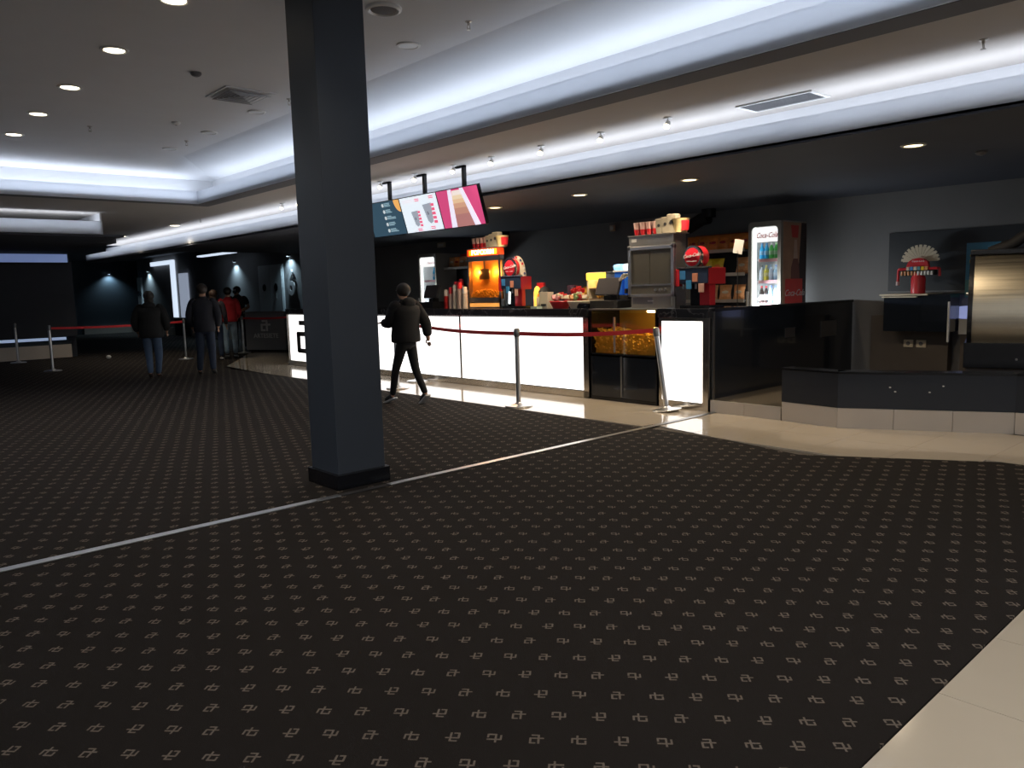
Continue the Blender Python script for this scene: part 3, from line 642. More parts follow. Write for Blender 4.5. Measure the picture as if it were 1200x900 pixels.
# drink dispensers
M_script = mat('white_script', (.85, .8, .8), .5, noise=0)
def dispenser(name, loc, label, w, fan, s=1.0):
    t = empty(name, loc, FACE, label, 'drink dispenser')
    MB().box(-.20*s, .20*s, -.02, .30, 0, .03, bev=.006).build('drip_tray', M_black, t)
    MB().box(.02*s, .16*s, .06, .18, .03, .46, bev=.01).build('column', M_red, t)
    MB().box(-.12*s, .03*s, .08, .26, .03, .30, bev=.01).build('front_column', M_black, t)
    MB().box(-.22*s, .18*s, -.02, .22, .28, .46, bev=.012).build('valve_block', mat('navy_plastic', (.03, .05, .10), .3), t)
    MB().box(-.23*s, .20*s, -.03, .04, .45, .475, bev=.006).build('chrome_rail', M_chrome, t)
    MB().box(.16*s, .19*s, -.0, .34, .27, .46, bev=.008).build('side_cheek', M_red, t)
    MB().box(-.25*s, -.20*s, -.03, .10, .25, .45, bev=.01).build('left_cheek', M_red, t)
    for k, c_ in enumerate([(.05, .25, .55), (.05, .3, .6), (.75, .30, .18), (.80, .45, .35)]):
        xx = -.15*s+.085*s*k; zz = [.33, .22, .30, .18][k]
        MB().box(xx-.035, xx+.035, -.035, -.02, zz, zz+.10, bev=.004).build('flavour_tag', mat('tag_%d' % k, c_, .5), t)
        MB().cyl((xx, -.01, .22), (xx, -.01, .28), .014, n=10).build('nozzle', M_steeld, t)
    # barrel head, axis along the depth, disc to the front
    Mh = Matrix.Translation((-.02*s, .0, .585)) @ Matrix.Rotation(-pi/2, 4, 'X') @ Matrix.Rotation(0, 4, 'Z')
    MB().lathe([(.115*s, -.01), (.125*s, .02), (.125*s, .13), (.10*s, .16), (.001, .16)], 32, Mh).build('barrel', M_red, t, True)
    MB().lathe([(.118*s, -.028), (.126*s, -.028), (.131*s, -.012), (.129*s, .012), (.112*s, .0)], 32, Mh).build('chrome_ring', M_chrome, t, True)
    MB().lathe([(.001, -.045), (.06*s, -.040), (.118*s, -.024), (.118*s, 0), (.001, 0)], 32, Mh).build('badge', mat('bright_red_badge', (.72, .02, .04), .3, coat=.3), t, True)
    text('script', 'Coca-Cola', .052*s, M_script, t, Matrix.Translation((-.02*s, -.047, .60)) @ FRONT @ Matrix.Rotation(.12, 4, 'Z'), .003, shear=.45, bold=.0012)
    MB().box(-.09*s, .05*s, -.041, -.038, .53, .542, Matrix.Translation((0, 0, 0))).build('wave', M_script, t)
    MB().tube([(.09*s, .02, .48), (.10*s, -.02, .55), (.09*s, -.02, .64)], .008).build('tap_handle', M_chrome, t)
    if fan:
        mb = MB()
        n = 26
        pts = [(.20*cos(pi*k/n)*1.0, .30*sin(pi*k/n)) for k in range(n+1)]
        mb.prism([(x*.95+.05, z) for x, z in pts], .0, .012, Matrix.Translation((0, .12, .46)) @ FRONT)
        mb.build('arch_board', M_cream, t)
        for k in range(11):
            a = pi*(k+.5)/11; x = .05+.175*cos(a); z = .46+.275*sin(a)
            MB().cyl((x, .108, z), (x, .09, z), .017, .020, n=10).build('bottle_cap', [mat('navy_cap', (.05, .08, .2), .4), M_white, M_red][k % 3], t)
    return t
d1 = dispenser('drink_dispenser', (7.72, 8.50, CT), 'red drink dispenser with a decorated arch board beside the popcorn machine', .6, True, 1.1)
MB().box(-.06, -.02, -.05, -.03, .06, .24, Matrix.Rotation(.08, 4, 'Y')).build('lit_strip', mat('lit_cyan_white', (1, 1, 1), emit=(.8, .95, 1), es=1.0, noise=0), d1)
d2 = dispenser('drink_dispenser', (7.62, 5.25, CT), 'red drink dispenser with a round badge between the steel cabinet and the snack rack', .5, False, 1.0)
d1.scale = (1, .6, 1)
cl = empty('menu_card', (7.95, 5.03, CT), FACE, 'white card standing behind the red dispenser, next to the snack rack', 'card')
MB().box(-.06, .06, 0, .006, .62, .78, Matrix.Rotation(.2, 4, 'Y')).build('card', M_white, cl); MB().box(.125, .131, 0, .006, 0, .64).build('stem', M_blackmatt, cl)

# lit yellow bottle unit next to the first dispenser
yb = empty('syrup_dispenser', (7.95, 8.20, CT), FACE, 'small syrup dispenser glowing yellow right of the first red dispenser', 'dispenser')
MB().lathe([(.05, 0), (.055, .02), (.055, .22), (.04, .28), (.015, .31), (.001, .31)], 20).build('bottle', mat('lit_yellow_syrup', (1, .6, .05), .3, emit=(1, .6, .1), es=1.0, noise=.4), yb, True)
MB().box(-.07, .07, .06, .10, 0, .36).build('holder', M_red, yb)
for i, (dy, h) in enumerate([(8.02, .20), (7.95, .17)]):
    j = empty('sauce_bottle', (7.8, dy, CT), FACE, ['orange-capped sauce bottle left of its twin', 'sauce bottle nearest the white box'][i], 'bottle', 'sauce bottles by the white box')
    MB().lathe([(.028, 0), (.03, .01), (.03, h*.65), (.016, h*.8), (.001, h*.8)], 14).build('body', M_cream, j, True); MB().lathe([(.018, h*.8), (.02, h*.82), (.012, h), (.001, h)], 14).build('cap', M_orange, j, True)
wb_ = empty('paper_dispenser', (7.66, 7.78, CT), FACE, 'upright cream paper dispenser box on the counter', 'box')
MB().box(-.08, .08, 0, .12, 0, .225, bev=.004).build('box', M_cream, wb_); MB().box(-.05, .05, -.004, 0, .03, .06).build('slot', M_blackmatt, wb_)
MB().box(-.12, -.0, -.14, -.03, 0, .03).build('leaflets', mat('pale_green_paper', (.5, .6, .5), .7), wb_)
dm = empty('lidded_pot', (7.95, 8.05, CT), FACE, 'black round lidded pot behind the sauce bottles', 'pot')
MB().lathe([(.07, 0), (.085, .03), (.085, .22), (.09, .225), (.06, .28), (.015, .30), (.001, .31)], 20).build('pot', M_blackmatt, dm, True)
# snack baskets
def basket(loc, label, r, m_b, items, n):
    t = empty('snack_basket', loc, FACE, label, 'basket', 'snack baskets on the counter')
    MB().lathe([(r*.7, 0), (r, .09), (r*1.04, .09), (r*1.0, .10), (r*.72, .012), (.001, .012)], 20).build('basket', m_b, t, True)
    for k in range(n):
        a = 2.4*k; q = r*.75*math.sqrt((k+.3)/n)
        MB().box(-.035, .035, -.02, .02, -.028, .028, Matrix.Translation((q*cos(a), q*sin(a), .11+.03*(1-q/r)*3)) @ Matrix.Rotation(a, 4, 'Z') @ Matrix.Rotation(.6*sin(3*k), 4, 'X'), bev=.008).build('snack_packet', items[k % len(items)], t)
basket((7.66, 7.45, CT), 'red basket heaped with pink and red sweets beside the cream box', .15, M_red, [M_redbag, mat('pink_foil', (.7, .3, .3), .4), M_cream], 12)
basket((7.9, 7.35, CT+.08), 'second red basket standing behind and higher', .12, M_red, [M_redbag, M_red], 7)
basket((7.62, 7.08, CT), 'low basket of pale mixed packets in front of the yellow plates', .15, M_cream, [M_cream, M_redbag, mat('green_packet', (.25, .35, .15), .5), M_brownbag], 12)
sd = MB()
for k in range(7):
    sd.lathe([(.001, 0), (.008, .0), (.009, .17), (.022, .19), (.02, .2), (.001, .2)], 8, Matrix.Translation((.03*cos(k)*1.2-.0, .03*sin(2*k), .08)) @ Matrix.Rotation(.12*cos(k*1.7), 4, 'X'))
lj = empty('glass_jar', (7.95, 7.52, CT+.0), FACE, 'dark glass jar holding tall sticks behind the red baskets', 'jar')
MB().lathe([(.055, 0), (.06, .02), (.06, .30), (.065, .31), (.001, .30)], 18).build('jar', mat('purple_glass', (.10, .07, .12), .15), lj, True); sd.build('sticks', M_steeld, lj, True)
for i, (x, y, z, r) in enumerate([(8.08, 7.50, CT+.17, .085), (8.08, 7.35, CT+.20, .085), (8.05, 7.26, CT+.13, .09)]):
    t = empty('yellow_disc', (x, y, z), FACE, ['left tilted round yellow tray behind the baskets', 'middle round yellow tray, highest of the three', 'right round yellow tray beside the yellow lit case'][i], 'tray', 'yellow round trays')
    Mt = Matrix.Rotation(pi/2-.1, 4, 'X') @ Matrix.Rotation(.1, 4, 'Z')
    MB().lathe([(.001, 0), (r*.8, 0), (r, .02), (r, .03), (r*.8, .012), (.001, .012)], 24, Mt).build('tray', mat('mustard_plastic', (.55, .33, .04), .4), t, True)
    MB().box(-.01, .01, 0, .05, -(z-CT), 0).build('stand', M_steeld, t)
nw = empty('nacho_warmer', (7.85, 7.10, CT), FACE, 'small yellow lit nacho warmer behind the till', 'food warmer')
nw.location = (7.88, 7.02, CT)
MB().box(-.14, .2, .26, .28, .0, .46).box(-.14, .2, .0, .28, .0, .10).box(-.14, -.12, 0, .28, .1, .46).box(.18, .2, 0, .28, .1, .46).box(-.14, .2, 0, .28, .44, .47).build('case', M_cream, nw)
MB().box(-.14, .2, -.01, .0, .37, .46).build('lit_header', mat('lit_yellow_header', (1, .7, .1), emit=(1, .62, .05), es=1.4, noise=.3, nscale=6), nw)
for k, z in enumerate((.12, .26)):
    mb = MB()
    for q in range(14): mb.prism([(0, 0), (.05, 0), (.025, .045)], 0, .006, Matrix.Translation((-.08+random.random()*.2, .05+random.random()*.15, z+random.random()*.06)) @ Matrix.Rotation(random.random()*3, 4, 'Z') @ Matrix.Rotation(random.random()*2-1, 4, 'X'))
    q = mb.build('nachos', mat('nacho_orange', (.85, .45, .05), .6), nw); q['kind'] = 'stuff'
    MB().box(-.12, .18, .02, .26, z-.01, z).build('shelf', M_steel, nw)
point((.03, .1, .40), 1.4, (1, .75, .3), .02, nw)
# slush machine with lit domes
sl = empty('slush_machine', (8.0, 6.49, CT), FACE, 'slush machine with three glowing blue and white lids left of the steel cabinet', 'drink machine')
MB().box(-.32, .22, .0, .40, 0, .16, bev=.01).build('base', M_blackmatt, sl)
for k in range(3):
    x = -.22+.165*k
    MB().box(x-.07, x+.07, .0, .32, .16, .46, bev=.02).build('tank', mat('blue_slush', (.02, .10, .38), .2, emit=(.02, .12, .6), es=.25, noise=.3) if k < 2 else mat('dark_slush', (.05, .06, .09), .2), sl)
    MB().box(x-.075, x+.075, -.02, .32, .485, .565, bev=.03).build('lid', mat('lit_blue_lid', (.3, .6, .9), emit=(.25, .55, 1), es=1.0, noise=0) if k == 0 else mat('lit_white_lid', (.9, 1, 1), emit=(.85, 1, .98), es=1.7, noise=0), sl)
    MB().box(x-.076, x+.076, -.022, .32, .46, .483, bev=.006).build('lid_rim', M_white, sl)
    MB().box(x-.015, x+.015, -.06, .0, .18, .24, bev=.004).build('tap', M_blackmatt, sl)
# tills
def till(loc, rz, label):
    t = empty('cash_till', loc, rz, label, 'till')
    MB().box(-.20, .20, -.02, .33, 0, .10, bev=.008).build('cash_drawer', M_blackmatt, t)
    MB().box(-.06, .06, .10, .22, .10, .16).cyl((0, .16, .14), (0, .13, .25), .03).build('stand', M_blackmatt, t)
    Mt = Matrix.Translation((0, .12, .26)) @ Matrix.Rotation(-.35, 4, 'X')
    MB().box(-.19, .19, -.02, .02, -.10, .13, Mt, bev=.01).build('screen', mat('dark_screen', (.06, .055, .06), .3), t)
    return t
till((7.55, 6.60, CT), FACE, 'black cash till in front of the slush machine')
MB().box(-.1, .1, -.1, .1, 0, .07, bev=.01).build('receipt_printer', M_black, None, loc=(7.62, 6.92, CT), rz=FACE)
tag(bpy.data.objects['receipt_printer'], 'small black receipt printer left of the till', 'printer')
# dark till seen above the counter at the left
till((7.95, 10.95, CT), FACE, 'black cash till at the left behind the walking person')
# tall cup towers
def tower(loc, n, label, m1, m2, r=.042):
    t = empty('cup_stack', loc, FACE, label, 'cup stack', 'towers of nested cups left of the popcorn machine')
    h = .0
    mb = MB(); prof = []
    for k in range(n): prof += [(r*.93, k*.018), (r*1.05, k*.018+.016)]
    prof += [(.001, n*.018)]
    mb.lathe([(.001, 0)]+prof, 16).build('cups', m1, t, True)
    if m2: MB().lathe([(r*.95, n*.018), (r*.8, n*.018+.10), (.001, n*.018+.105)], 16).build('top_cup', m2, t, True)
    return t
M_paper = mat('pinkish_paper', (.62, .48, .42), .7); M_paper2 = mat('white_paper', (.72, .66, .58), .7)
T = [(7.66, 10.00, 11, 'short dark red cup stack at the far left end', M_redbag, M_paper2, .045), (7.68, 9.90, 13, 'pink paper cup stack second from the left', M_paper, M_red, .045), (7.68, 9.79, 15, 'white tapering cup stack with a narrow top', M_paper2, M_paper2, .046),
     (7.86, 9.99, 18, 'pink cup stack in the back row with red top', M_paper, M_red, .046), (7.86, 9.86, 20, 'tallest cup stack crowned by a red cup', M_paper2, M_red, .046), (7.68, 9.68, 17, 'pale cup stack just left of the popcorn machine, front', M_paper, M_red, .046), (7.70, 9.58, 13, 'white cup stack touching the popcorn machine', M_paper2, M_white, .045)]
for x, y, n, l_, a, b, r in T: tower((x, y, CT), n, l_, a, b, r)

# ================================================================== MENU SCREENS
def screen(y, label, build):
    t = empty('menu_screen', (6.30, y, 2.49), FACE, label, 'menu screen', 'menu screens hanging over the counter')
    tl = Matrix.Rotation(radians(16), 4, 'X')
    R_ = bpy.data.objects.new('screen_panel', None)
    MB().box(-.425, .425, .0, .05, -.25, .25, tl, bev=.004).build('housing', M_black, t)
    build(t, tl)
    MB().box(-.025, .025, .06, .10, -.05, .53).box(-.05, .05, .02, .1, -.06, .08).build('pole', M_blackmatt, t)
    MB().box(-.16, .025, .06, .10, .505, .53).build('ceiling_bracket', M_blackmatt, t)
    return t
def E(name, c, s=1.0, **k): return mat(name, tuple(x*.5 for x in c), .4, emit=c, es=s, noise=k.get('noise', 0), nscale=6)
def flat(mb, tl, x0, x1, z0, z1, y=-.003): return mb.box(x0, x1, y, y+.002, z0, z1, tl)
def pink(t, tl):
    flat(MB(), tl, -.415, .415, -.24, .24, -.001).build('display', E('lit_pink', (.62, .07, .20), 1), t)
    MB().prism([(-.17, .24), (-.10, .24), (-.14, -.24), (-.25, -.24)], .0, .002, tl @ at_front(0, -.004, 0) ).build('glass_edge', E('lit_pale_edge', (.85, .8, .95), 1), t)
    MB().prism([(.07, .24), (.14, .24), (.33, -.24), (.22, -.24)], .0, .002, tl @ at_front(0, -.004, 0)).build('glass_edge', E('lit_pale_edge', (.85, .8, .95)), t)
    cs = [(.16, .22, (.85, .75, .68)), (.11, .16, (.80, .62, .42)), (.06, .11, (.75, .50, .30)), (0, .06, (.60, .33, .22)), (-.08, 0, (.50, .24, .18)), (-.24, -.08, (.42, .18, .17))]
    for k, (z0, z1, c) in enumerate(cs):
        f = lambda z: (-.10-.145*(.24-z)/.48+.02, .07+.15*(.24-z)/.48)
        MB().prism([(f(z0)[0], z0), (f(z0)[1], z0), (f(z1)[1], z1), (f(z1)[0], z1)], 0, .002, tl @ at_front(0, -.003, 0)).build('drink_band', E('lit_drink_%d' % k, c), t)
def white(t, tl):
    flat(MB(), tl, -.415, .415, -.24, .24, -.001).build('display', E('lit_white_screen', (.80, .88, .95), 1), t)
    for k, (x, z, s) in enumerate([(-.12, -.05, 1), (.19, -.0, 1.25)]):
        MB().prism([(x-.09*s, z+.09*s), (x+.07*s, z+.10*s), (x+.04*s, z-.10*s), (x-.01, z-.12*s), (x-.05*s, z-.09*s)], 0, .002, tl @ at_front(0, -.003, 0)).build('bucket_picture', E('lit_grey', (.33, .36, .42)), t)
        mb = MB()
        for q in range(5): flat(mb, tl, x+.05*s, x+.11*s, z+.06*s-.045*s*q, z+.09*s-.045*s*q, -.005)
        mb.build('price', E('lit_rose', (.8, .12, .22)), t)
        text('mark', 'a', .07*s, E('lit_ink', (.05, .05, .08)), t, tl @ at_front(x-.02*s, -.006, z), .001)
    for k, (x, z) in enumerate([(-.02, .19), (.30, .20), (-.10, -.21), (.20, -.20)]):
        mb = MB(); [flat(mb, tl, x-.05, x+.05, z-.02+.022*q, z-.008+.022*q, -.005) for q in range(2)]; mb.build('caption', E('lit_rose', (.8, .12, .22)), t)
    mb = MB(); [flat(mb, tl, -.36, -.12, .17+.025*q, .178+.025*q, -.005) for q in range(2)]; mb.build('caption', E('lit_rose_pale', (.8, .6, .65)), t)
def dark(t, tl):
    flat(MB(), tl, -.415, .415, -.24, .24, -.001).build('display', E('lit_slate', (.035, .075, .11), 1), t)
    for q in range(5):
        z = .19-.09*q
        MB().cyl((tl @ Vector((.0, -.002, z)))[:], (tl @ Vector((.0, -.005, z)))[:], .026, n=12).build('item_picture', E('lit_item', (.55, .6, .62)), t)
        mb = MB(); [flat(mb, tl, .04, .04+random.uniform(.10, .22), z-.02+.018*r, z-.01+.018*r, -.004) for r in range(3)]; mb.build('caption', E('lit_caption', (.30, .45, .52)), t)
    pts = [(.415, .24)]+[(.415-.13*cos(a*pi/2/8), .24-.17*sin(a*pi/2/8)) for a in range(9)]
    MB().prism(pts, 0, .002, tl @ at_front(0, -.003, 0)).build('orange_disc', E('lit_orange', (.85, .42, .12)), t)
screen(7.87, 'pink menu screen showing a brown drink in a glass', pink)
screen(8.72, 'white menu screen with two popcorn bucket pictures', white)
screen(9.57, 'dark blue menu screen with a list of items beside the column', dark)

# ================================================================== FRIDGES AND RACKS AT THE BACK WALL
def bottle(loc, c, label, group, h=.24, r=.03, capc=(.8, .8, .8)):
    t = empty('drink_bottle', loc, FACE, label, 'bottle', group)
    nm = 'drink_%02d%02d%02d' % tuple(int(x*99) for x in c)
    MB().lathe([(r*.9, 0), (r, .01), (r, h*.62), (r*.42, h*.86), (r*.4, h*.9), (.001, h*.9)], 12).build('body', mat(nm, c, .2, noise=.15), t, True)
    MB().lathe([(r*.48, h*.88), (r*.48, h), (.001, h)], 10).build('cap', mat('cap_%02d%02d%02d' % tuple(int(x*99) for x in capc), capc, .4), t)
    MB().lathe([(r*1.03, h*.28), (r*1.03, h*.52)], 12).build('label_band', mat('band_'+nm, tuple(min(1, x*.6+.25) for x in c), .5), t, True)
    return t
def fridge(loc, w, h, dp, label, script, shelves):
    t = empty('drinks_fridge', loc, FACE, label, 'fridge')
    a = w/2; b = M_steel
    body = mat('fridge_grey', (.35, .33, .29), .4); ins = mat('fridge_interior', (.85, .87, .88), .4, noise=0)
    MB().box(-a, a, .05, dp, h-.06, h).box(-a, a, .05, dp, 0, .14).box(-a, a, dp-.03, dp, .14, h-.06).box(-a, -a+.03, .05, dp, .14, h-.06).box(a-.03, a, .05, dp, .14, h-.06).build('shell', body, t)
    MB().box(-a+.03, a-.03, dp-.04, dp-.031, .14, h-.06).box(-a+.03, -a+.036, .06, dp-.04, .14, h-.06).box(a-.036, a-.03, .06, dp-.04, .14, h-.06).box(-a+.03, a-.03, .06, dp-.04, h-.07, h-.06).build('liner', ins, t)
    # door frame: rounded opening
    fr = MB(); n = 6; ro = .05; ri = .06
    def rr(x, z0, z1, r): 
        out = []
        for cx, cz, a0 in ((x-r, z1-r, 0), (-x+r, z1-r, pi/2), (-x+r, z0+r, pi), (x-r, z0+r, 3*pi/2)):
            out += [(cx+r*cos(a0+pi/2*k/n), cz+r*sin(a0+pi/2*k/n)) for k in range(n+1)]
        return out
    O = rr(a, .02, h, ro); I = rr(a-.05, .14, h-.07, ri)
    vo = [[fr.b.verts.new((x, y, z)) for x, z in O] for y in (0, .05)]; vi = [[fr.b.verts.new((x, y, z)) for x, z in I] for y in (0, .05)]
    L_ = len(O)
    for k in range(L_):
        q = (k+1) % L_
        fr.b.faces.new((vo[0][k], vo[0][q], vi[0][q], vi[0][k])); fr.b.faces.new((vo[1][k], vi[1][k], vi[1][q], vo[1][q]))
        fr.b.faces.new((vo[0][k], vo[1][k], vo[1][q], vo[0][q])); fr.b.faces.new((vi[0][k], vi[0][q], vi[1][q], vi[1][k]))
    fr.build('door_frame', body, t, True)
    MB().box(-a+.04, a-.04, .02, .026, .12, h-.06).build('door_glass', M_glass, t)
    MB().box(-a-.012, -a+.02, -.03, .0, h*.42, h*.55, bev=.006).build('handle', body, t)
    MB().box(-a+.055, a-.055, .04, .06, h-.28, h-.075).build('header_panel', mat('lit_header_white', (1, 1, 1), emit=(1, .98, .97), es=1.1, noise=0), t)
    if script: text('script', script, .105, M_red, t, at_front(.01, .036, h-.19), .002, shear=.45, bold=.001, sx=w/.50*.72)
    MB().box(-a+.052, -a+.10, .035, .055, .15, h-.08).build('light_strip', mat('lit_fridge_strip', (1, 1, 1), emit=(.95, 1, 1), es=3.5, noise=0), t)
    for z in shelves:
        MB().box(-a+.10, a-.04, .08, dp-.04, z-.012, z).build('shelf', M_white, t)
        MB().box(-a+.13, a-.055, .06, .08, z-.035, z+.01).build('price_strip', mat('pink_strip', (.85, .45, .48), .5), t)
    l = bpy.data.lights.new('lamp', 'AREA'); l.shape = 'RECTANGLE'; l.size = .03; l.size_y = h-.5; l.energy = 45; l.color = (.9, .97, 1)
    o = bpy.data.objects.new('fridge_light', l); COL.objects.link(o); o.parent = t; o.location = (-a+.115, .09, h/2); o.rotation_euler = (0, radians(-90), 0); o.rotation_euler = (radians(0), radians(-75), radians(25))
    return t
FZ = .14; FY = 5.745; FX = 10.0
f1 = fridge((FX, FY, FZ), .50, 2.14, .72, 'tall lit drinks fridge with bottle picture on its side, right end of the counter', 'Coca-Cola', [1.62, 1.32, 1.00])
# printed side of the fridge (faces world -Y): local +x side
SM = Matrix.Translation((.2505, 0, 0)) @ Matrix.Rotation(pi/2, 4, 'Z') @ FRONT     # local x->depth, y->up
pf_ = [((.06, 0), (.70, 0), (.70, 2.13), (.06, 2.13))]
def side(pts, m, name, z=0.0): MB().prism(pts, z, z+.002, SM).build(name, m, f1)
side([(.06, .02), (.70, .02), (.70, 2.12), (.06, 2.12)], mat('tan_print', (.55, .32, .20), .5, noise=.4, nscale=3), 'side_print')
side([(.48, .02), (.70, .02), (.70, 2.12), (.56, 2.12), (.50, 1.5)], mat('dark_print', (.05, .03, .03), .5), 'dark_edge_print', .002)
side([(.30, 1.91), (.46, 1.91), (.48, 2.08), (.26, 2.08)], mat('dull_red_print', (.7, .07, .06), .5), 'cap_print', .004)
side([(.34, 1.60), (.46, 1.60), (.43, 1.88), (.36, 1.88)], mat('glass_print', (.7, .52, .42), .5), 'bottle_neck_print', .004)
side([(.27, 1.30), (.53, 1.30), (.50, 1.52), (.46, 1.62), (.34, 1.62), (.28, 1.50)], mat('cola_print', (.25, .09, .07), .5), 'bottle_print', .005)
side([(.10, .05), (.62, .05), (.60, 1.34), (.12, 1.34)], mat('red_side_print', (.85, .07, .06), .5), 'label_print', .006)
text('script', 'Coca-Cola', .13, M_script, f1, Matrix.Translation((.262, .37, 1.14)) @ Matrix.Rotation(pi/2, 4, 'Z') @ FRONT, .001, shear=.45)
def shelf_bottles(f, z, cols, x0, x1, dp, where, hs=.24, grp='bottles in the tall fridge by the snack rack', loc0=(FX, FY, FZ)):
    n = len(cols)
    for k, (c, nm, cp_) in enumerate(cols):
        x = x0+(x1-x0)*k/(n-1); 
        bottle((loc0[0]+dp, loc0[1]-x, loc0[2]+z), c, '%s bottle, %s from the left on the %s' % (nm, ['first', 'second', 'third', 'fourth', 'fifth', 'sixth'][k], where), grp, hs, .033 if n < 6 else .03, cp_)
BL = (.03, .42, .80); GR = (.10, .55, .12); YL = (.85, .75, .05); BK = (.03, .02, .02); LB = (.45, .65, .85); WT = (.6, .68, .8)
cw = (.75, .75, .75)
shelf_bottles(f1, 1.62, [(BL, 'blue', (.1, .3, .6)), (BL, 'blue', (.1, .3, .6)), (GR, 'green', cw), (GR, 'green', (.6, .9, .5)), (GR, 'green', cw)], -.125, .165, .16, 'top shelf', .23)
shelf_bottles(f1, 1.32, [(WT, 'small pale', (.1, .1, .1)), (YL, 'yellow', YL), (WT, 'white-spotted', (.1, .1, .1)), (LB, 'pale blue', (.2, .3, .7)), (LB, 'water', (.2, .3, .7))], -.125, .165, .16, 'middle shelf', .22)
shelf_bottles(f1, 1.00, [(BK, 'cola', (.7, .1, .1)), (BK, 'cola', (.7, .1, .1)), (LB, 'water', (.2, .3, .8)), (LB, 'pale blue water', (.2, .3, .8)), (LB, 'water', (.75, .7, .2))], -.125, .165, .16, 'shelf just above the counter', .25)
f2 = fridge((10.25, 14.05, FZ), .66, 2.13, .70, 'tall lit drinks fridge at the far left end behind the cup stacks', None, [1.55, 1.2])
text('script', 'Coca-Cola', .07, M_red, f2, at_front(.12, .036, 1.93), .002, shear=.4)
shelf_bottles(f2, 1.55, [(BL, 'bright blue', BL), (BL, 'bright blue', BL), (BL, 'bright blue', BL)], .05, .24, .16, 'upper shelf of the far fridge', .28, 'bottles in the far fridge', (10.25, 14.05, FZ))
shelf_bottles(f2, 1.2, [(WT, 'pale grey', cw), (WT, 'pale grey', cw), (WT, 'clear', cw)], .05, .24, .16, 'lower shelf of the far fridge', .26, 'bottles in the far fridge', (10.25, 14.05, FZ))

def bag(loc, m, label, group, w=.20, h=.24, tilt=.15):
    t = empty('crisp_bag', loc, FACE+random.uniform(-.15, .15), label, 'snack bag', group)
    mb = MB(); nx, nz = 6, 8; G = {}
    for s_ in (0, 1):
        for i in range(nx+1):
            for j in range(nz+1):
                u = i/nx; v = j/nz; d_ = .05*(sin(pi*u)**.6)*(sin(pi*v)**.5)
                edge = i in (0, nx) or j in (0, nz)
                if s_ and edge: G[s_, i, j] = G[0, i, j]; continue
                wv = 1+.06*cos(2*pi*v)
                G[s_, i, j] = mb.b.verts.new(((u-.5)*w*wv, (d_ if s_ else -d_)*(1 if not edge else 0)+(random.uniform(-.004, .004)), v*h))
    for s_ in (0, 1):
        for i in range(nx):
            for j in range(nz):
                f = [G[s_, i, j], G[s_, i+1, j], G[s_, i+1, j+1], G[s_, i, j+1]]
                try: mb.b.faces.new(f)
                except ValueError: pass
    bmesh.ops.transform(mb.b, matrix=Matrix.Rotation(-tilt, 4, 'X'), verts=mb.b.verts)
    mb.build('bag', m, t, True)
    Mb = Matrix.Rotation(-tilt, 4, 'X')
    MB().sph((.02, -.046, h*.5), .045, (1.3, .14, .55), sub=2, M=Mb).build('print', {M_orange: M_redbag, M_yellow: M_orange, M_brownbag: M_cream, M_redbag: M_cream}[m], t, True)
    return t
def rack(loc, w, tiers, label, h):
    t = empty('snack_rack', loc, FACE, label, 'rack')
    for x in (-w/2, w/2-.03):
        MB().box(x, x+.03, .35, .40, 0, h).build('upright', M_blackmatt, t); MB().box(x, x+.03, 0, .40, 0, .03).build('foot', M_blackmatt, t)
    for z in tiers:
        MB().box(-w/2, w/2, .0, .38, z-.015, z).build('shelf', M_blackmatt, t); MB().box(-w/2, w/2, -.01, .0, z-.03, z+.02).build('price_rail', M_steel, t)
    MB().box(-w/2, w/2, .36, .38, .1, h).build('back_mesh', M_blackmatt, t)
    return t
rack((10.45, 6.88, FZ), 1.12, [1.80, 1.44, 1.04], 'black snack rack of crisp bags between dispenser and tall fridge', 2.05)
OR2 = ['first', 'second', 'third', 'fourth', 'fifth', 'sixth']
for k in range(6): bag((10.58, 7.34-.185*k, FZ+1.802), M_orange, '%s orange crisp bag from the left on the rack\'s top shelf' % OR2[k], 'orange bags on the top shelf', .2, .25)
for k in range(3): bag((10.58, 7.10-.21*k if k < 2 else 6.45, FZ+1.442), M_yellow if k < 2 else M_brownbag, ['left yellow crisp bag on the middle shelf', 'right yellow crisp bag on the middle shelf', 'brownish bag at the right end of the middle shelf'][k], 'bags on the middle shelf', .22, .25)
bag((10.6, 7.32, FZ+1.442), M_brownbag, 'brown bag at the left end of the middle shelf', 'bags on the middle shelf')
for k in range(3): bag((10.58, 6.98-.24*k, FZ+1.042), M_brownbag, '%s brown crisp bag on the lower shelf' % ['left', 'middle', 'right'][k], 'brown bags on the lower shelf', .2, .24)
for k in range(5): bag((10.72, 7.3-.2*k, FZ+2.0 if False else FZ+1.802), M_redbag, '%s red bag in the back row of the top shelf' % OR2[k], 'red bags in the back row', .2, .27)
rack((10.45, 13.15, FZ), 1.1, [1.80, 1.3], 'snack rack of brown bags between the far fridge and the popcorn machine', 2.0)
for k in range(6): bag((10.58, 13.58-.18*k, FZ+1.802), [M_brownbag, M_orange, M_brownbag, M_brownbag, M_orange, M_brownbag][k], '%s bag from the left on the far snack rack' % OR2[k], 'bags on the far rack', .2, .24)
for k in range(4): bag((10.72, 13.4-.2*k, FZ+1.802), M_redbag, '%s red bag standing behind on the far rack' % OR2[k], 'red bags on the far rack', .2, .30)
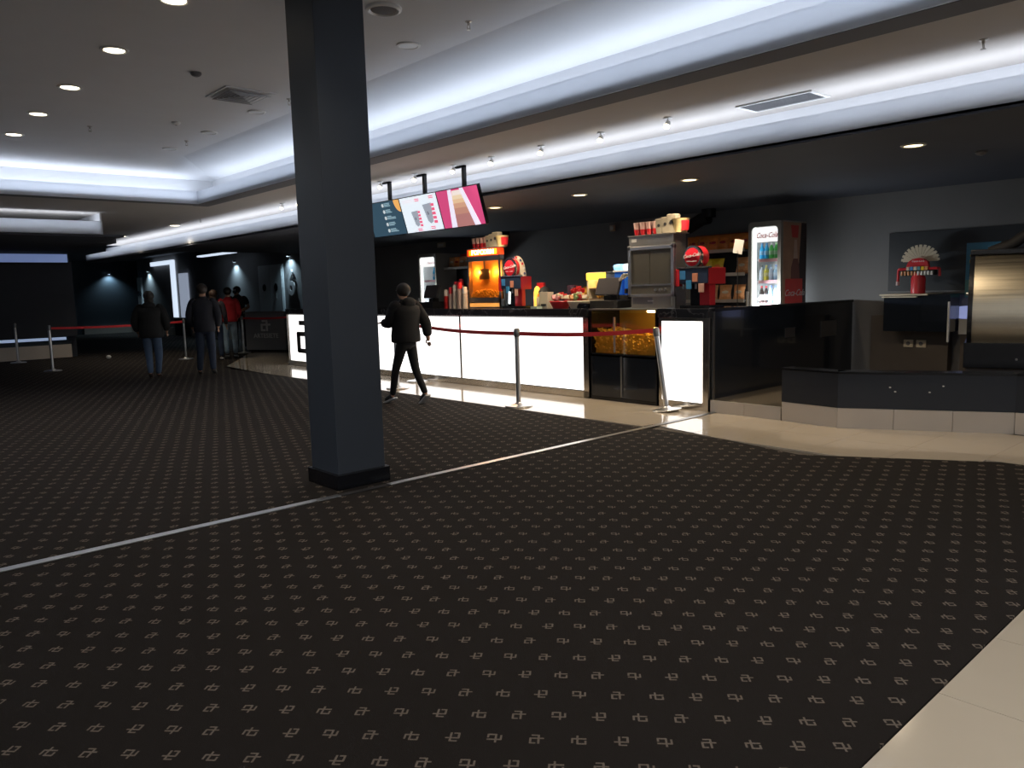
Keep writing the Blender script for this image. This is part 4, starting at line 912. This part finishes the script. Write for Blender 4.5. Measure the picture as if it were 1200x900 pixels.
# ducts from the dark ceiling
def duct(y, label):
    t = empty('air_duct', (10.6, y, 2.6), 0, label, 'duct')
    MB().tube([(0, -.25, -.13), (0, -.12, -.15), (0, .12, -.26), (0, .35, -.30)], .10, 14).build('hose', M_blackmatt, t, True)
    MB().cyl((0, -.25, -.13), (0, -.25, 0), .11, n=18).build('collar', M_black, t)
duct(12.1, 'black duct bending down from the dark ceiling right of the popcorn machine'); duct(7.3, 'black duct bending down from the dark ceiling above the snack rack')
for (y, z, w_, h_, l_, nm, ct_) in [(14.45, 2.50, .28, .11, 'small beige emergency light on the dark wall above the far fridge', 'emergency_light', 'light'), (9.33, 2.49, .10, .11, 'small white switch on the dark wall above the counter', 'wall_switch', 'switch')]:
    t = empty(nm, (11, y, z), FACE, l_, ct_); MB().box(-w_/2, w_/2, -.04, 0, -h_/2, h_/2, bev=.006).build('plate', M_cream, t); MB().box(-w_/3, w_/3, -.045, -.04, -h_/4, h_/4).build('lens', M_white, t)

# ================================================================== RIGHT SIDE BEHIND THE LOW WALL
MB().box(10.985, 11.0, 2.85, 4.45, 1.27, 2.05).build('wall_panel', mat('dark_slate_panel', (.022, .027, .034), .5), None)
tag(bpy.data.objects['wall_panel'], 'dark flat panel on the back wall behind the red display', 'panel')
po = empty('poster', (10.98, 3.30, 1.52), FACE, 'blue film poster with yellow letters half hidden by the metal drum', 'poster')
MB().box(-.19, .19, -.008, 0, -.34, .34).build('sheet', mat('poster_blue', (.05, .22, .36), .4, noise=.3, nscale=2), po)
MB().box(-.19, .19, -.010, -.008, -.34, -.12).build('lower_print', mat('poster_green', (.10, .28, .26), .4, noise=.3), po)
text('lettering', 'SA', .19, mat('poster_yellow', (.55, .42, .06), .5), po, at_front(-.04, -.012, .14), .001, bold=.008)
text('lettering', 'L', .16, mat('poster_pale', (.4, .45, .35), .5), po, at_front(.13, -.012, .14), .001, bold=.004)
# black counter with slab and red display tower
bc = empty('black_side_counter', (10.45, 3.90, .14), FACE, 'black glossy side counter with a pale slab against the back wall', 'counter')
MB().box(-.40, .40, .05, .38, .62, 1.08).build('body', M_gloss, bc)
mat('brown_panel', (.10, .085, .075), .7)
MB().box(-.43, .16, -.02, .50, 1.08, 1.10).box(-.41, .02, -.0, .38, 1.055, 1.07).build('slab', M_cream, bc)
MB().box(.16, .41, -.0, .54, 1.08, 1.095).build('slab', M_black, bc)
MB().box(.395, .415, -.01, .02, .50, 1.0).build('edge_strip', M_lampoff, bc)
lc = empty('light_counter', (10.77, 3.30, .14), FACE, 'far counter with a pale blue lit band seen between black counter and drum', 'counter')
MB().box(-.18, .35, 0, .2, .78, .93).build('lit_band', mat('lit_periwinkle', (.4, .45, .8), emit=(.28, .33, .62), es=.7, noise=.2, nscale=3), lc)
MB().box(-.18, .35, 0, .2, .58, .775).build('front', M_white, lc); MB().box(-.16, .33, .02, .2, .0, .58).build('base', mat('brown_panel'), lc)
rt = empty('soda_tower', (10.66, 3.94, 1.24), FACE, 'red drink tower with a fan of pale scallops on the black side counter', 'drink dispenser')
MB().lathe([(.085, 0), (.085, .20), (.075, .22), (.075, .26)], 22).build('column', M_red, rt, True)
MB().box(-.21, .21, -.06, .06, .23, .30, bev=.015).build('cross_bar', M_blackmatt, rt)
MB().box(-.24, .24, -.05, .05, .30, .335, bev=.015).build('red_rail', M_red, rt)
for s_ in (-1, 1): MB().tube([(s_*.20, 0, .32), (s_*.25, 0, .31), (s_*.255, 0, .22 if s_ > 0 else .14)], .016, 10).build('side_arm', M_red, rt, True)
MB().cyl((-.255, 0, .11), (-.255, 0, .16), .022).build('cup_holder', mat('pink_plastic', (.5, .35, .36), .5), rt)
for k in range(10): MB().cyl((-.18+.04*k, -.065, .235), (-.18+.04*k, -.065, .285), .013, n=10).build('nozzle', M_brownbag if k < 5 else M_white, rt)
for k in range(6): MB().box(-.13+.045*k, -.095+.045*k, -.066, -.05, .30, .345).build('flavour_tag', [M_cream, mat('tag_0', (.05, .25, .55), .5), M_cream, mat('teal_tag', (.1, .3, .35), .5), M_yellow, M_brownbag][k], rt)
MB().prism([(-.15, .335), (.13, .335), (.11, .41), (.06, .445), (0, .455), (-.07, .445), (-.12, .41)], -.03, .03, at_front(0, 0, 0)).build('crest', M_red, rt)
MB().sph((.0, -.03, .415), .05, (1.3, .2, .5)).build('badge', mat('bright_red_badge'), rt, True)
text('script', 'Coca-Cola', .035, M_script, rt, at_front(0, -.042, .415), .001, shear=.4)
fan = MB(); n = 13
for k in range(n):
    a0 = pi*k/n+.02; a1 = pi*(k+1)/n-.035
    fan.prism([(.0, .0), (.195*cos(a0), .18*sin(a0)), (.235*cos(a0+.02), .215*sin(a0+.02)), (.235*cos(a1-.02), .215*sin(a1-.02)), (.195*cos(a1), .18*sin(a1))], 0, .012, at_front(0, .045, .41))
fan.prism([(.215*cos(pi*k/20), .185*sin(pi*k/20)) for k in range(21)], 0, .008, at_front(0, .048, .41)).build('scalloped_fan', M_cream, rt)
for i, y in enumerate((4.10, 3.94)):
    t = empty('wall_socket', (10.84, y, .58), FACE, ['left', 'right'][i]+' of the two beige sockets below the black side counter', 'socket', 'sockets below the side counter')
    MB().box(-.06, .06, -.02, 0, -.05, .05, bev=.006).build('plate', M_cream, t); MB().cyl((0, -.024, 0), (0, -.018, 0), .026, n=14).build('recess', M_lip, t)
MB().box(10.84, 10.985, 3.62, 4.6, .14, .95).build('side_counter_back', mat('brown_panel'), None); tag(bpy.data.objects['side_counter_back'], 'dark brown boarding below the black side counter carrying the sockets', 'panel')
# metal roll-top drum on the low wall
dv = Vector((8.04-7.37, 2.10-3.43, 0)).normalized()
rzd = radians(-74)
dm = empty('roll_top_kiosk', (8.40, 2.64, .14), rzd, 'large brushed metal roll-top drum on a black base at the right edge', 'kiosk')
MB().box(0, 1.6, .05, .9, 0, .41).build('plinth', mat('brown_panel'), dm)
MB().box(-.02, 1.6, -.02, .9, .41, .655, bev=.006).build('black_base', M_black, dm)
prof = [(.0, 0), (-.045, .14), (-.05, .30), (-.02, .48), (.05, .64), (.15, .77), (.27, .86)]
def sweep(pr, x0, x1, th, mb):
    a = [(y, z) for y, z in pr]; b = [(y+th, z-.0) for y, z in pr][::-1]
    poly = a+b; v0 = [mb.b.verts.new((x0, y, z+.655)) for y, z in poly]; v1 = [mb.b.verts.new((x1, y, z+.655)) for y, z in poly]
    mb.b.faces.new(v0[::-1]); mb.b.faces.new(v1)
    for i in range(len(poly)): k = (i+1) % len(poly); mb.b.faces.new((v0[i], v0[k], v1[k], v1[i]))
    return mb
import itertools
def smoothp(p, n=5):
    out = []
    for i in range(len(p)-1):
        p0 = p[max(i-1, 0)]; p1 = p[i]; p2 = p[i+1]; p3 = p[min(i+2, len(p)-1)]
        for k in range(n):
            t = k/n; out.append(tuple(.5*((2*p1[d])+(-p0[d]+p2[d])*t+(2*p0[d]-5*p1[d]+4*p2[d]-p3[d])*t*t+(-p0[d]+3*p1[d]-3*p2[d]+p3[d])*t**3) for d in (0, 1)))
    return out+[p[-1]]
prof = smoothp(prof)
def brushed():
    M = mat('brushed_gold_steel', (.60, .54, .42), .30, 1.0, noise=0); nt = M.node_tree; b = nt.nodes['Principled BSDF']
    tc = nt.nodes.new('ShaderNodeTexCoord'); mp = nt.nodes.new('ShaderNodeMapping'); mp.inputs['Scale'].default_value = (.6, 30, 60)
    n = nt.nodes.new('ShaderNodeTexNoise'); n.inputs['Scale'].default_value = 1.0; n.inputs['Detail'].default_value = 4
    nt.links.new(tc.outputs['Object'], mp.inputs[0]); nt.links.new(mp.outputs[0], n.inputs['Vector'])
    cr = nt.nodes.new('ShaderNodeMapRange'); nt.links.new(n.outputs['Fac'], cr.inputs[0]); cr.inputs['To Min'].default_value = .25; cr.inputs['To Max'].default_value = .55
    nt.links.new(cr.outputs[0], b.inputs['Roughness'])
    cr2 = nt.nodes.new('ShaderNodeMapRange'); nt.links.new(n.outputs['Fac'], cr2.inputs[0]); cr2.inputs['To Min'].default_value = .75; cr2.inputs['To Max'].default_value = 1.2
    sc = nt.nodes.new('ShaderNodeVectorMath'); sc.operation = 'SCALE'; sc.inputs[0].default_value = (.60, .54, .42); nt.links.new(cr2.outputs[0], sc.inputs['Scale']); nt.links.new(sc.outputs[0], b.inputs['Base Color'])
    return M
M_brush = brushed()
sweep(prof, .04, 1.6, .02, MB()).build('roll_top', M_brush, dm, True)
MB().prism([(y-.012, z) for y, z in prof]+[(.8, .86), (.8, 0)], -.0, .04, Matrix.Translation((0, 0, .655)) @ Matrix(((0, 0, 1, 0), (1, 0, 0, 0), (0, 1, 0, 0), (0, 0, 0, 1)))).build('side_cheek', M_black, dm)
MB().box(0, 1.6, .22, .9, 1.505, 1.56, bev=.01).build('top_rail', M_black, dm)
MB().tube([(.16, .34, 1.53), (.34, .36, 1.60), (.5, .36, 1.72), (1.5, .36, 1.75)], .055, 12).build('hood', M_blackmatt, dm, True)
MB().cyl((-.02, .0, 1.13), (.01, .0, 1.13), .016).build('pivot', M_alu, dm)
MB().sph((.42, -.022, .50), .012).build('lock', M_alu, dm)
# ================================================================== PEOPLE
def skin(name, chains, m, parent, sub=2, extra=None):
    """chains: list of connected vertex graphs ([(co, radius or (rx, ry))...], [(i, j)...]); one continuous skin per graph"""
    me = bpy.data.meshes.new(name); V = []; Ed = []; Rr = []; roots = []
    for vs, es in chains:
        o = len(V); roots.append(o)
        V += [Vector(v[0]) for v in vs]; Rr += [v[1] if isinstance(v[1], tuple) else (v[1], v[1]) for v in vs]; Ed += [(a+o, b+o) for a, b in es]
    me.from_pydata(V, Ed, [])
    ob = bpy.data.objects.new(name, me); COL.objects.link(ob)
    md = ob.modifiers.new('s', 'SKIN'); md.use_smooth_shade = True; md.branch_smoothing = .6
    sv = me.skin_vertices[0].data
    for i, r in enumerate(Rr): sv[i].radius = r; sv[i].use_root = i in roots
    sb = ob.modifiers.new('u', 'SUBSURF'); sb.levels = sub; sb.render_levels = sub
    bpy.context.view_layer.update(); dg = bpy.context.evaluated_depsgraph_get()
    n = bpy.data.meshes.new_from_object(ob.evaluated_get(dg)); bpy.data.objects.remove(ob); bpy.data.meshes.remove(me)
    n.materials.clear(); n.materials.append(m)
    for p in n.polygons: p.use_smooth = True
    o = bpy.data.objects.new(name, n); COL.objects.link(o); o.parent = parent; return o
M_skin = mat('skin', (.42, .24, .16), .5, noise=.05)
def person(loc, heading, H, label, pose=None, top=(.02, .02, .025), legs=(.05, .09, .16), shoe=(.03, .03, .035), hair=(.015, .012, .01), bulk=1.0, sleeve=1.0, hem=.50, hairlong=False, hood=False, mask=False, leg_r=1.0, soles=None):
    t = empty('person', loc, heading, label, 'person')
    J = dict(pelvis=(0, 0, .525), waist=(0, 0, .61), chest=(0, .0, .72), nb=(0, .005, .805), neck=(0, -.002, .85), jaw=(0, -.022, .883), crown=(0, .004, .935), top=(0, .006, .962),
             shL=(.105, .0, .79), elL=(.135, .012, .625), wrL=(.140, -.03, .49), shR=(-.105, .0, .79), elR=(-.135, .012, .625), wrR=(-.140, -.03, .49),
             hpL=(.05, 0, .50), knL=(.058, -.012, .275), anL=(.058, .008, .048), hpR=(-.05, 0, .50), knR=(-.058, -.012, .275), anR=(-.058, .008, .048), toL=(.066, -.085, .018), toR=(-.066, -.085, .018))
    if pose: J.update(pose)
    P = {k: Vector(v)*H for k, v in J.items()}; r = lambda x: x*H
    vs = [(P['pelvis'], r(.058)), (P['waist'], (r(.066), r(.05))), (P['chest'], (r(.082), r(.058))), (P['nb'], (r(.05), r(.04))), (P['neck'], r(.032)), (P['jaw'], (r(.036), r(.042))), (P['crown'], (r(.045), r(.054))), (P['top'], (r(.032), r(.038)))]
    es = [(i, i+1) for i in range(7)]
    for s_ in 'LR':
        b0 = len(vs)
        hd = (P['wr'+s_]-P['el'+s_]).normalized()
        vs += [(P['sh'+s_], r(.026)), (P['el'+s_], r(.024)), (P['wr'+s_], r(.019)), (P['wr'+s_]+hd*r(.035), (r(.022), r(.012)))]
        es += [(3, b0), (b0, b0+1), (b0+1, b0+2), (b0+2, b0+3)]
        b1 = len(vs)
        vs += [(P['hp'+s_], r(.044*leg_r)), (P['kn'+s_], r(.028*leg_r)), (P['an'+s_], r(.019)), (P['to'+s_], (r(.022), r(.012)))]
        es += [(0, b1), (b1, b1+1), (b1+1, b1+2), (b1+2, b1+3)]
    ch = [(vs, es)]
    for s_, sg in (('L', 1), ('R', -1)):          # five fingers of unequal length, slightly curled
        w = P['wr'+s_]; d = (w-P['el'+s_]).normalized(); side_ = Vector((0, -1, 0)) - d*d.dot(Vector((0, -1, 0)))
        if side_.length < .1: side_ = Vector((sg, 0, 0))
        side_.normalize(); pn = d.cross(side_)*(1 if sg > 0 else -1)*-1
        for k, ln in enumerate((.040, .044, .041, .033)):
            a = w+d*r(.038)+side_*r(.016-.0105*k); q = a+d*r(ln*.5)+pn*r(.004); e = a+d*r(ln*.85)+pn*r(.014)
            ch.append(([(a, r(.0055)), (q, r(.005)), (e, r(.004))], [(0, 1), (1, 2)]))
        a = w+d*r(.014)+side_*r(.014); q = a+d*r(.018)+side_*r(.014); e = q+d*r(.018)+side_*r(.002)
        ch.append(([(a, r(.0065)), (q, r(.0058)), (e, r(.0045))], [(0, 1), (1, 2)]))
    # nose and ears as short chains rooted in the head
    hc = (P['crown']+P['jaw'])/2; fw = Vector((0, -1, 0)); 
    fdir = (P['jaw']-P['crown']); fw = Vector((fdir.x, fdir.y, 0)); fw = fw.normalized() if fw.length > 1e-4 else Vector((0, -1, 0)); sd = Vector((-fw.y, fw.x, 0))
    ch.append(([(hc+fw*r(.040)+Vector((0, 0, r(.012))), r(.006)), (hc+fw*r(.056)-Vector((0, 0, r(.004))), r(.008))], [(0, 1)]))
    for q in (1, -1): ch.append(([(hc+sd*q*r(.040)+Vector((0, 0, r(.012))), r(.008)), (hc+sd*q*r(.046)-Vector((0, 0, r(.006))), r(.007))], [(0, 1)]))
    skin('body', ch, M_skin, t)
    for q in (1, -1):
        MB().sph(hc+fw*r(.050)+sd*q*r(.017)+Vector((0, 0, r(.014))), r(.006)).build('eye', M_white, t); 
    MB().box(-r(.014), r(.014), -r(.003), r(.003), -r(.003), r(.003), Matrix.Translation(hc+fw*r(.052)-Vector((0, 0, r(.022)))) @ Matrix.Rotation(math.atan2(sd.y, sd.x), 4, 'Z')).build('mouth', mat('lips', (.3, .1, .08)), t)
    # hair
    hm = MB().sph(hc-fw*r(.012)+Vector((0, 0, r(.016))), r(.0585), (.96, 1.0, .98), sub=3)
    if hairlong: hm.sph(hc-fw*r(.026)-Vector((0, 0, r(.035))), r(.05), (1.0, .62, 1.3), sub=2).sph(hc-fw*r(.040)-Vector((0, 0, r(.09))), r(.042), (1.0, .5, 1.3), sub=2)
    hm.build('hair', mat('hair_%02d' % int(hair[0]*999), hair, .6, noise=.3, nscale=60), t, True)
    # top with sleeves
    B = bulk; hz = r(hem); mt = mat('cloth_%02d_%02d_%02d' % tuple(int(c*999) for c in top), top, .85, noise=.2, nscale=20, bump=.2)
    te_ = []; tv_ = []
    for s_ in 'LR':
        en = P['el'+s_].lerp(P['wr'+s_], .99) if sleeve >= 1 else P['sh'+s_].lerp(P['el'+s_], .72)
        inn = P['sh'+s_].lerp(P['nb'], .45)
        if sleeve >= 1: te_.append(([(inn, r(.040*B)), (P['sh'+s_], r(.043*B)), (P['el'+s_], r(.034*B)), (en, r(.026*B)), (en.lerp(P['el'+s_], .03), r(.026*B))][:4], [(0, 1), (1, 2), (2, 3)]))
        else: te_.append(([(inn, r(.036*B)), (P['sh'+s_], r(.040*B)), (en, r(.036*B))], [(0, 1), (1, 2)]))
    jk = skin('jacket' if sleeve >= 1 else 't_shirt', te_, mt, t)
    bm_ = bmesh.new(); bm_.from_mesh(jk.data)
    cx_ = P['pelvis']; rings = []
    for z, hx, hy, q in ((hz, .084, .070, 0), (hz+r(.01), .090, .075, 0), (r(.56), .090, .074, .1), (r(.61), .086, .068, .3), (r(.68), .092, .070, .7), (r(.74), .100, .072, 1), (r(.785), .096, .062, 1), (r(.81), .070, .050, 1), (r(.83), .044, .040, 1), (r(.845), .036, .034, 1)):
        c_ = P['pelvis'].lerp(P['nb'], q); n_ = 20
        rings.append([bm_.verts.new((c_.x+r(hx*B if z < r(.8) else hx)*cos(2*pi*k/n_), c_.y+r(hy*B if z < r(.8) else hy)*sin(2*pi*k/n_), z)) for k in range(n_)])
    for a, b_ in zip(rings, rings[1:]):
        for k in range(20): f = bm_.faces.new((a[k], a[(k+1) % 20], b_[(k+1) % 20], b_[k])); f.smooth = True
    bm_.faces.new(rings[0][::-1]); bm_.faces.new(rings[-1]); bm_.to_mesh(jk.data); bm_.free()
    if hood: MB().sph(P['nb']+Vector((0, r(.045), r(.01))), r(.062), (1.15, .7, .75)).build('hood', mt, t, True)
    lv = [(P['pelvis']-Vector((0, 0, r(.004))), r(.064))]; le = []
    for s_ in 'LR':
        b0 = len(lv); lv += [(P['hp'+s_]-Vector((0, 0, r(.02))), r(.060*leg_r)), (P['kn'+s_], r(.043*leg_r)), (P['an'+s_]+(P['kn'+s_]-P['an'+s_])*.0, r(.031*leg_r))]; le += [(0, b0), (b0, b0+1), (b0+1, b0+2)]
    skin('trousers', [(lv, le)], mat('denim_%02d_%02d' % (int(legs[0]*999), int(legs[2]*999)), legs, .85, noise=.25, nscale=14, bump=.2), t)
    for s_ in 'LR':
        a, o_ = P['an'+s_], P['to'+s_]; f = (o_-a); 
        s1 = skin('shoe', [([(a+Vector((0, 0, r(.006)))-f*.12, r(.028)), (a.lerp(o_, .45), (r(.027), r(.024))), (o_, (r(.025), r(.016)))], [(0, 1), (1, 2)])], mat('shoe_%02d' % int(shoe[0]*999), shoe, .6), t)
        if soles:
            g = Vector((f.x, f.y, 0)).normalized()
            Ms = Matrix.Translation(a.lerp(o_, .45)-Vector((0, 0, r(.026)))) @ f.to_track_quat('Y', 'Z').to_matrix().to_4x4()
            MB().box(-r(.027), r(.027), -r(.075), r(.078), -r(.008), r(.008), Ms, bev=r(.006)).build('sole', mat('sole', soles, .6), s1)
    if mask:
        MB().sph(hc+fw*r(.034)-Vector((0, 0, r(.014))), r(.036), (1, .75, .85)).build('face_mask', M_blackmatt, t, True)
    return t
def head_to(dx, dy):   # heading so that local -Y looks along (dx, dy)
    return math.atan2(dy, dx)+pi/2
person((4.62, 14.85, 0), head_to(.5, 1), 1.63, 'person from behind in a bulky black jacket and blue jeans, leftmost figure',
       dict(elL=(.165, .02, .64), elR=(-.165, .02, .64), wrL=(.15, -.05, .53), wrR=(-.15, -.05, .53), anL=(.035, .04, .06), toL=(.045, -.04, .018), knL=(.045, 0, .28), anR=(-.03, -.05, .045), toR=(-.04, -.135, .018)),
       top=(.007, .008, .009), legs=(.06, .10, .17), shoe=(.05, .03, .025), bulk=1.42, hem=.46, hairlong=True, hood=True)
person((5.47, 14.55, 0), head_to(.55, 1), 1.74, 'man seen from behind in a dark navy jacket and dark jeans, walking away',
       dict(elL=(.15, .02, .63), elR=(-.15, .02, .63), wrL=(.13, -.06, .52), wrR=(-.13, -.06, .52), anL=(.085, -.05, .045), toL=(.09, -.135, .018), anR=(-.065, .04, .055), toR=(-.07, -.05, .018)),
       top=(.011, .013, .022), legs=(.018, .03, .058), shoe=(.02, .02, .02), hair=(.02, .013, .01), bulk=1.22, hem=.47)
person((7.52, 18.4, 0), head_to(.45, 1), 1.72, 'person in a red hoodie and light blue jeans at the ticket podium', dict(wrR=(-.11, -.13, .56), wrL=(.10, -.14, .58), elL=(.14, .01, .63)),
       top=(.42, .015, .025), legs=(.22, .32, .42), shoe=(.03, .03, .035), bulk=1.22, hem=.50, leg_r=.95, soles=(.5, .5, .5))
person((6.98, 17.9, 0), head_to(.5, 1), 1.66, 'brown-haired person in dark clothes between the man in navy and the red hoodie', None,
       top=(.03, .025, .035), legs=(.03, .05, .10), hair=(.045, .022, .014), bulk=1.1, hairlong=True, soles=(.5, .5, .5))
person((8.62, 20.45, 0), head_to(-.55, -1), 1.79, 'masked attendant in a black T-shirt reaching forward beside the podium',
       dict(jaw=(-.012, -.030, .872), crown=(0, -.012, .926), top=(0, -.008, .953), elR=(-.165, -.01, .655), wrR=(-.09, -.14, .63), elL=(.155, -.0, .65), wrL=(.04, -.13, .60)),
       top=(.010, .010, .012), legs=(.012, .012, .014), bulk=1.1, sleeve=.5, mask=True)
wk = person((5.72, 8.36, 0), head_to(-.15, 1), 1.60, 'person all in black walking past the counter beside the column, white-soled shoes',
       dict(pelvis=(0, 0, .52), knR=(-.05, .045, .27), anR=(-.052, .150, .075), toR=(-.058, .085, .022), hpR=(-.05, 0, .49), hpL=(.05, -.0, .49), knL=(.05, -.085, .275), anL=(.052, -.135, .055), toL=(.056, -.215, .022),
            elR=(-.15, .085, .65), wrR=(-.15, .10, .53), elL=(.13, -.05, .65), wrL=(.10, -.15, .66), jaw=(0, -.030, .876), crown=(0, -.006, .928), top=(0, -.004, .955)),
       top=(.003, .0035, .005), legs=(.003, .0035, .005), shoe=(.012, .012, .013), bulk=1.42, hem=.50, hood=True, leg_r=.82, soles=(.45, .43, .40))
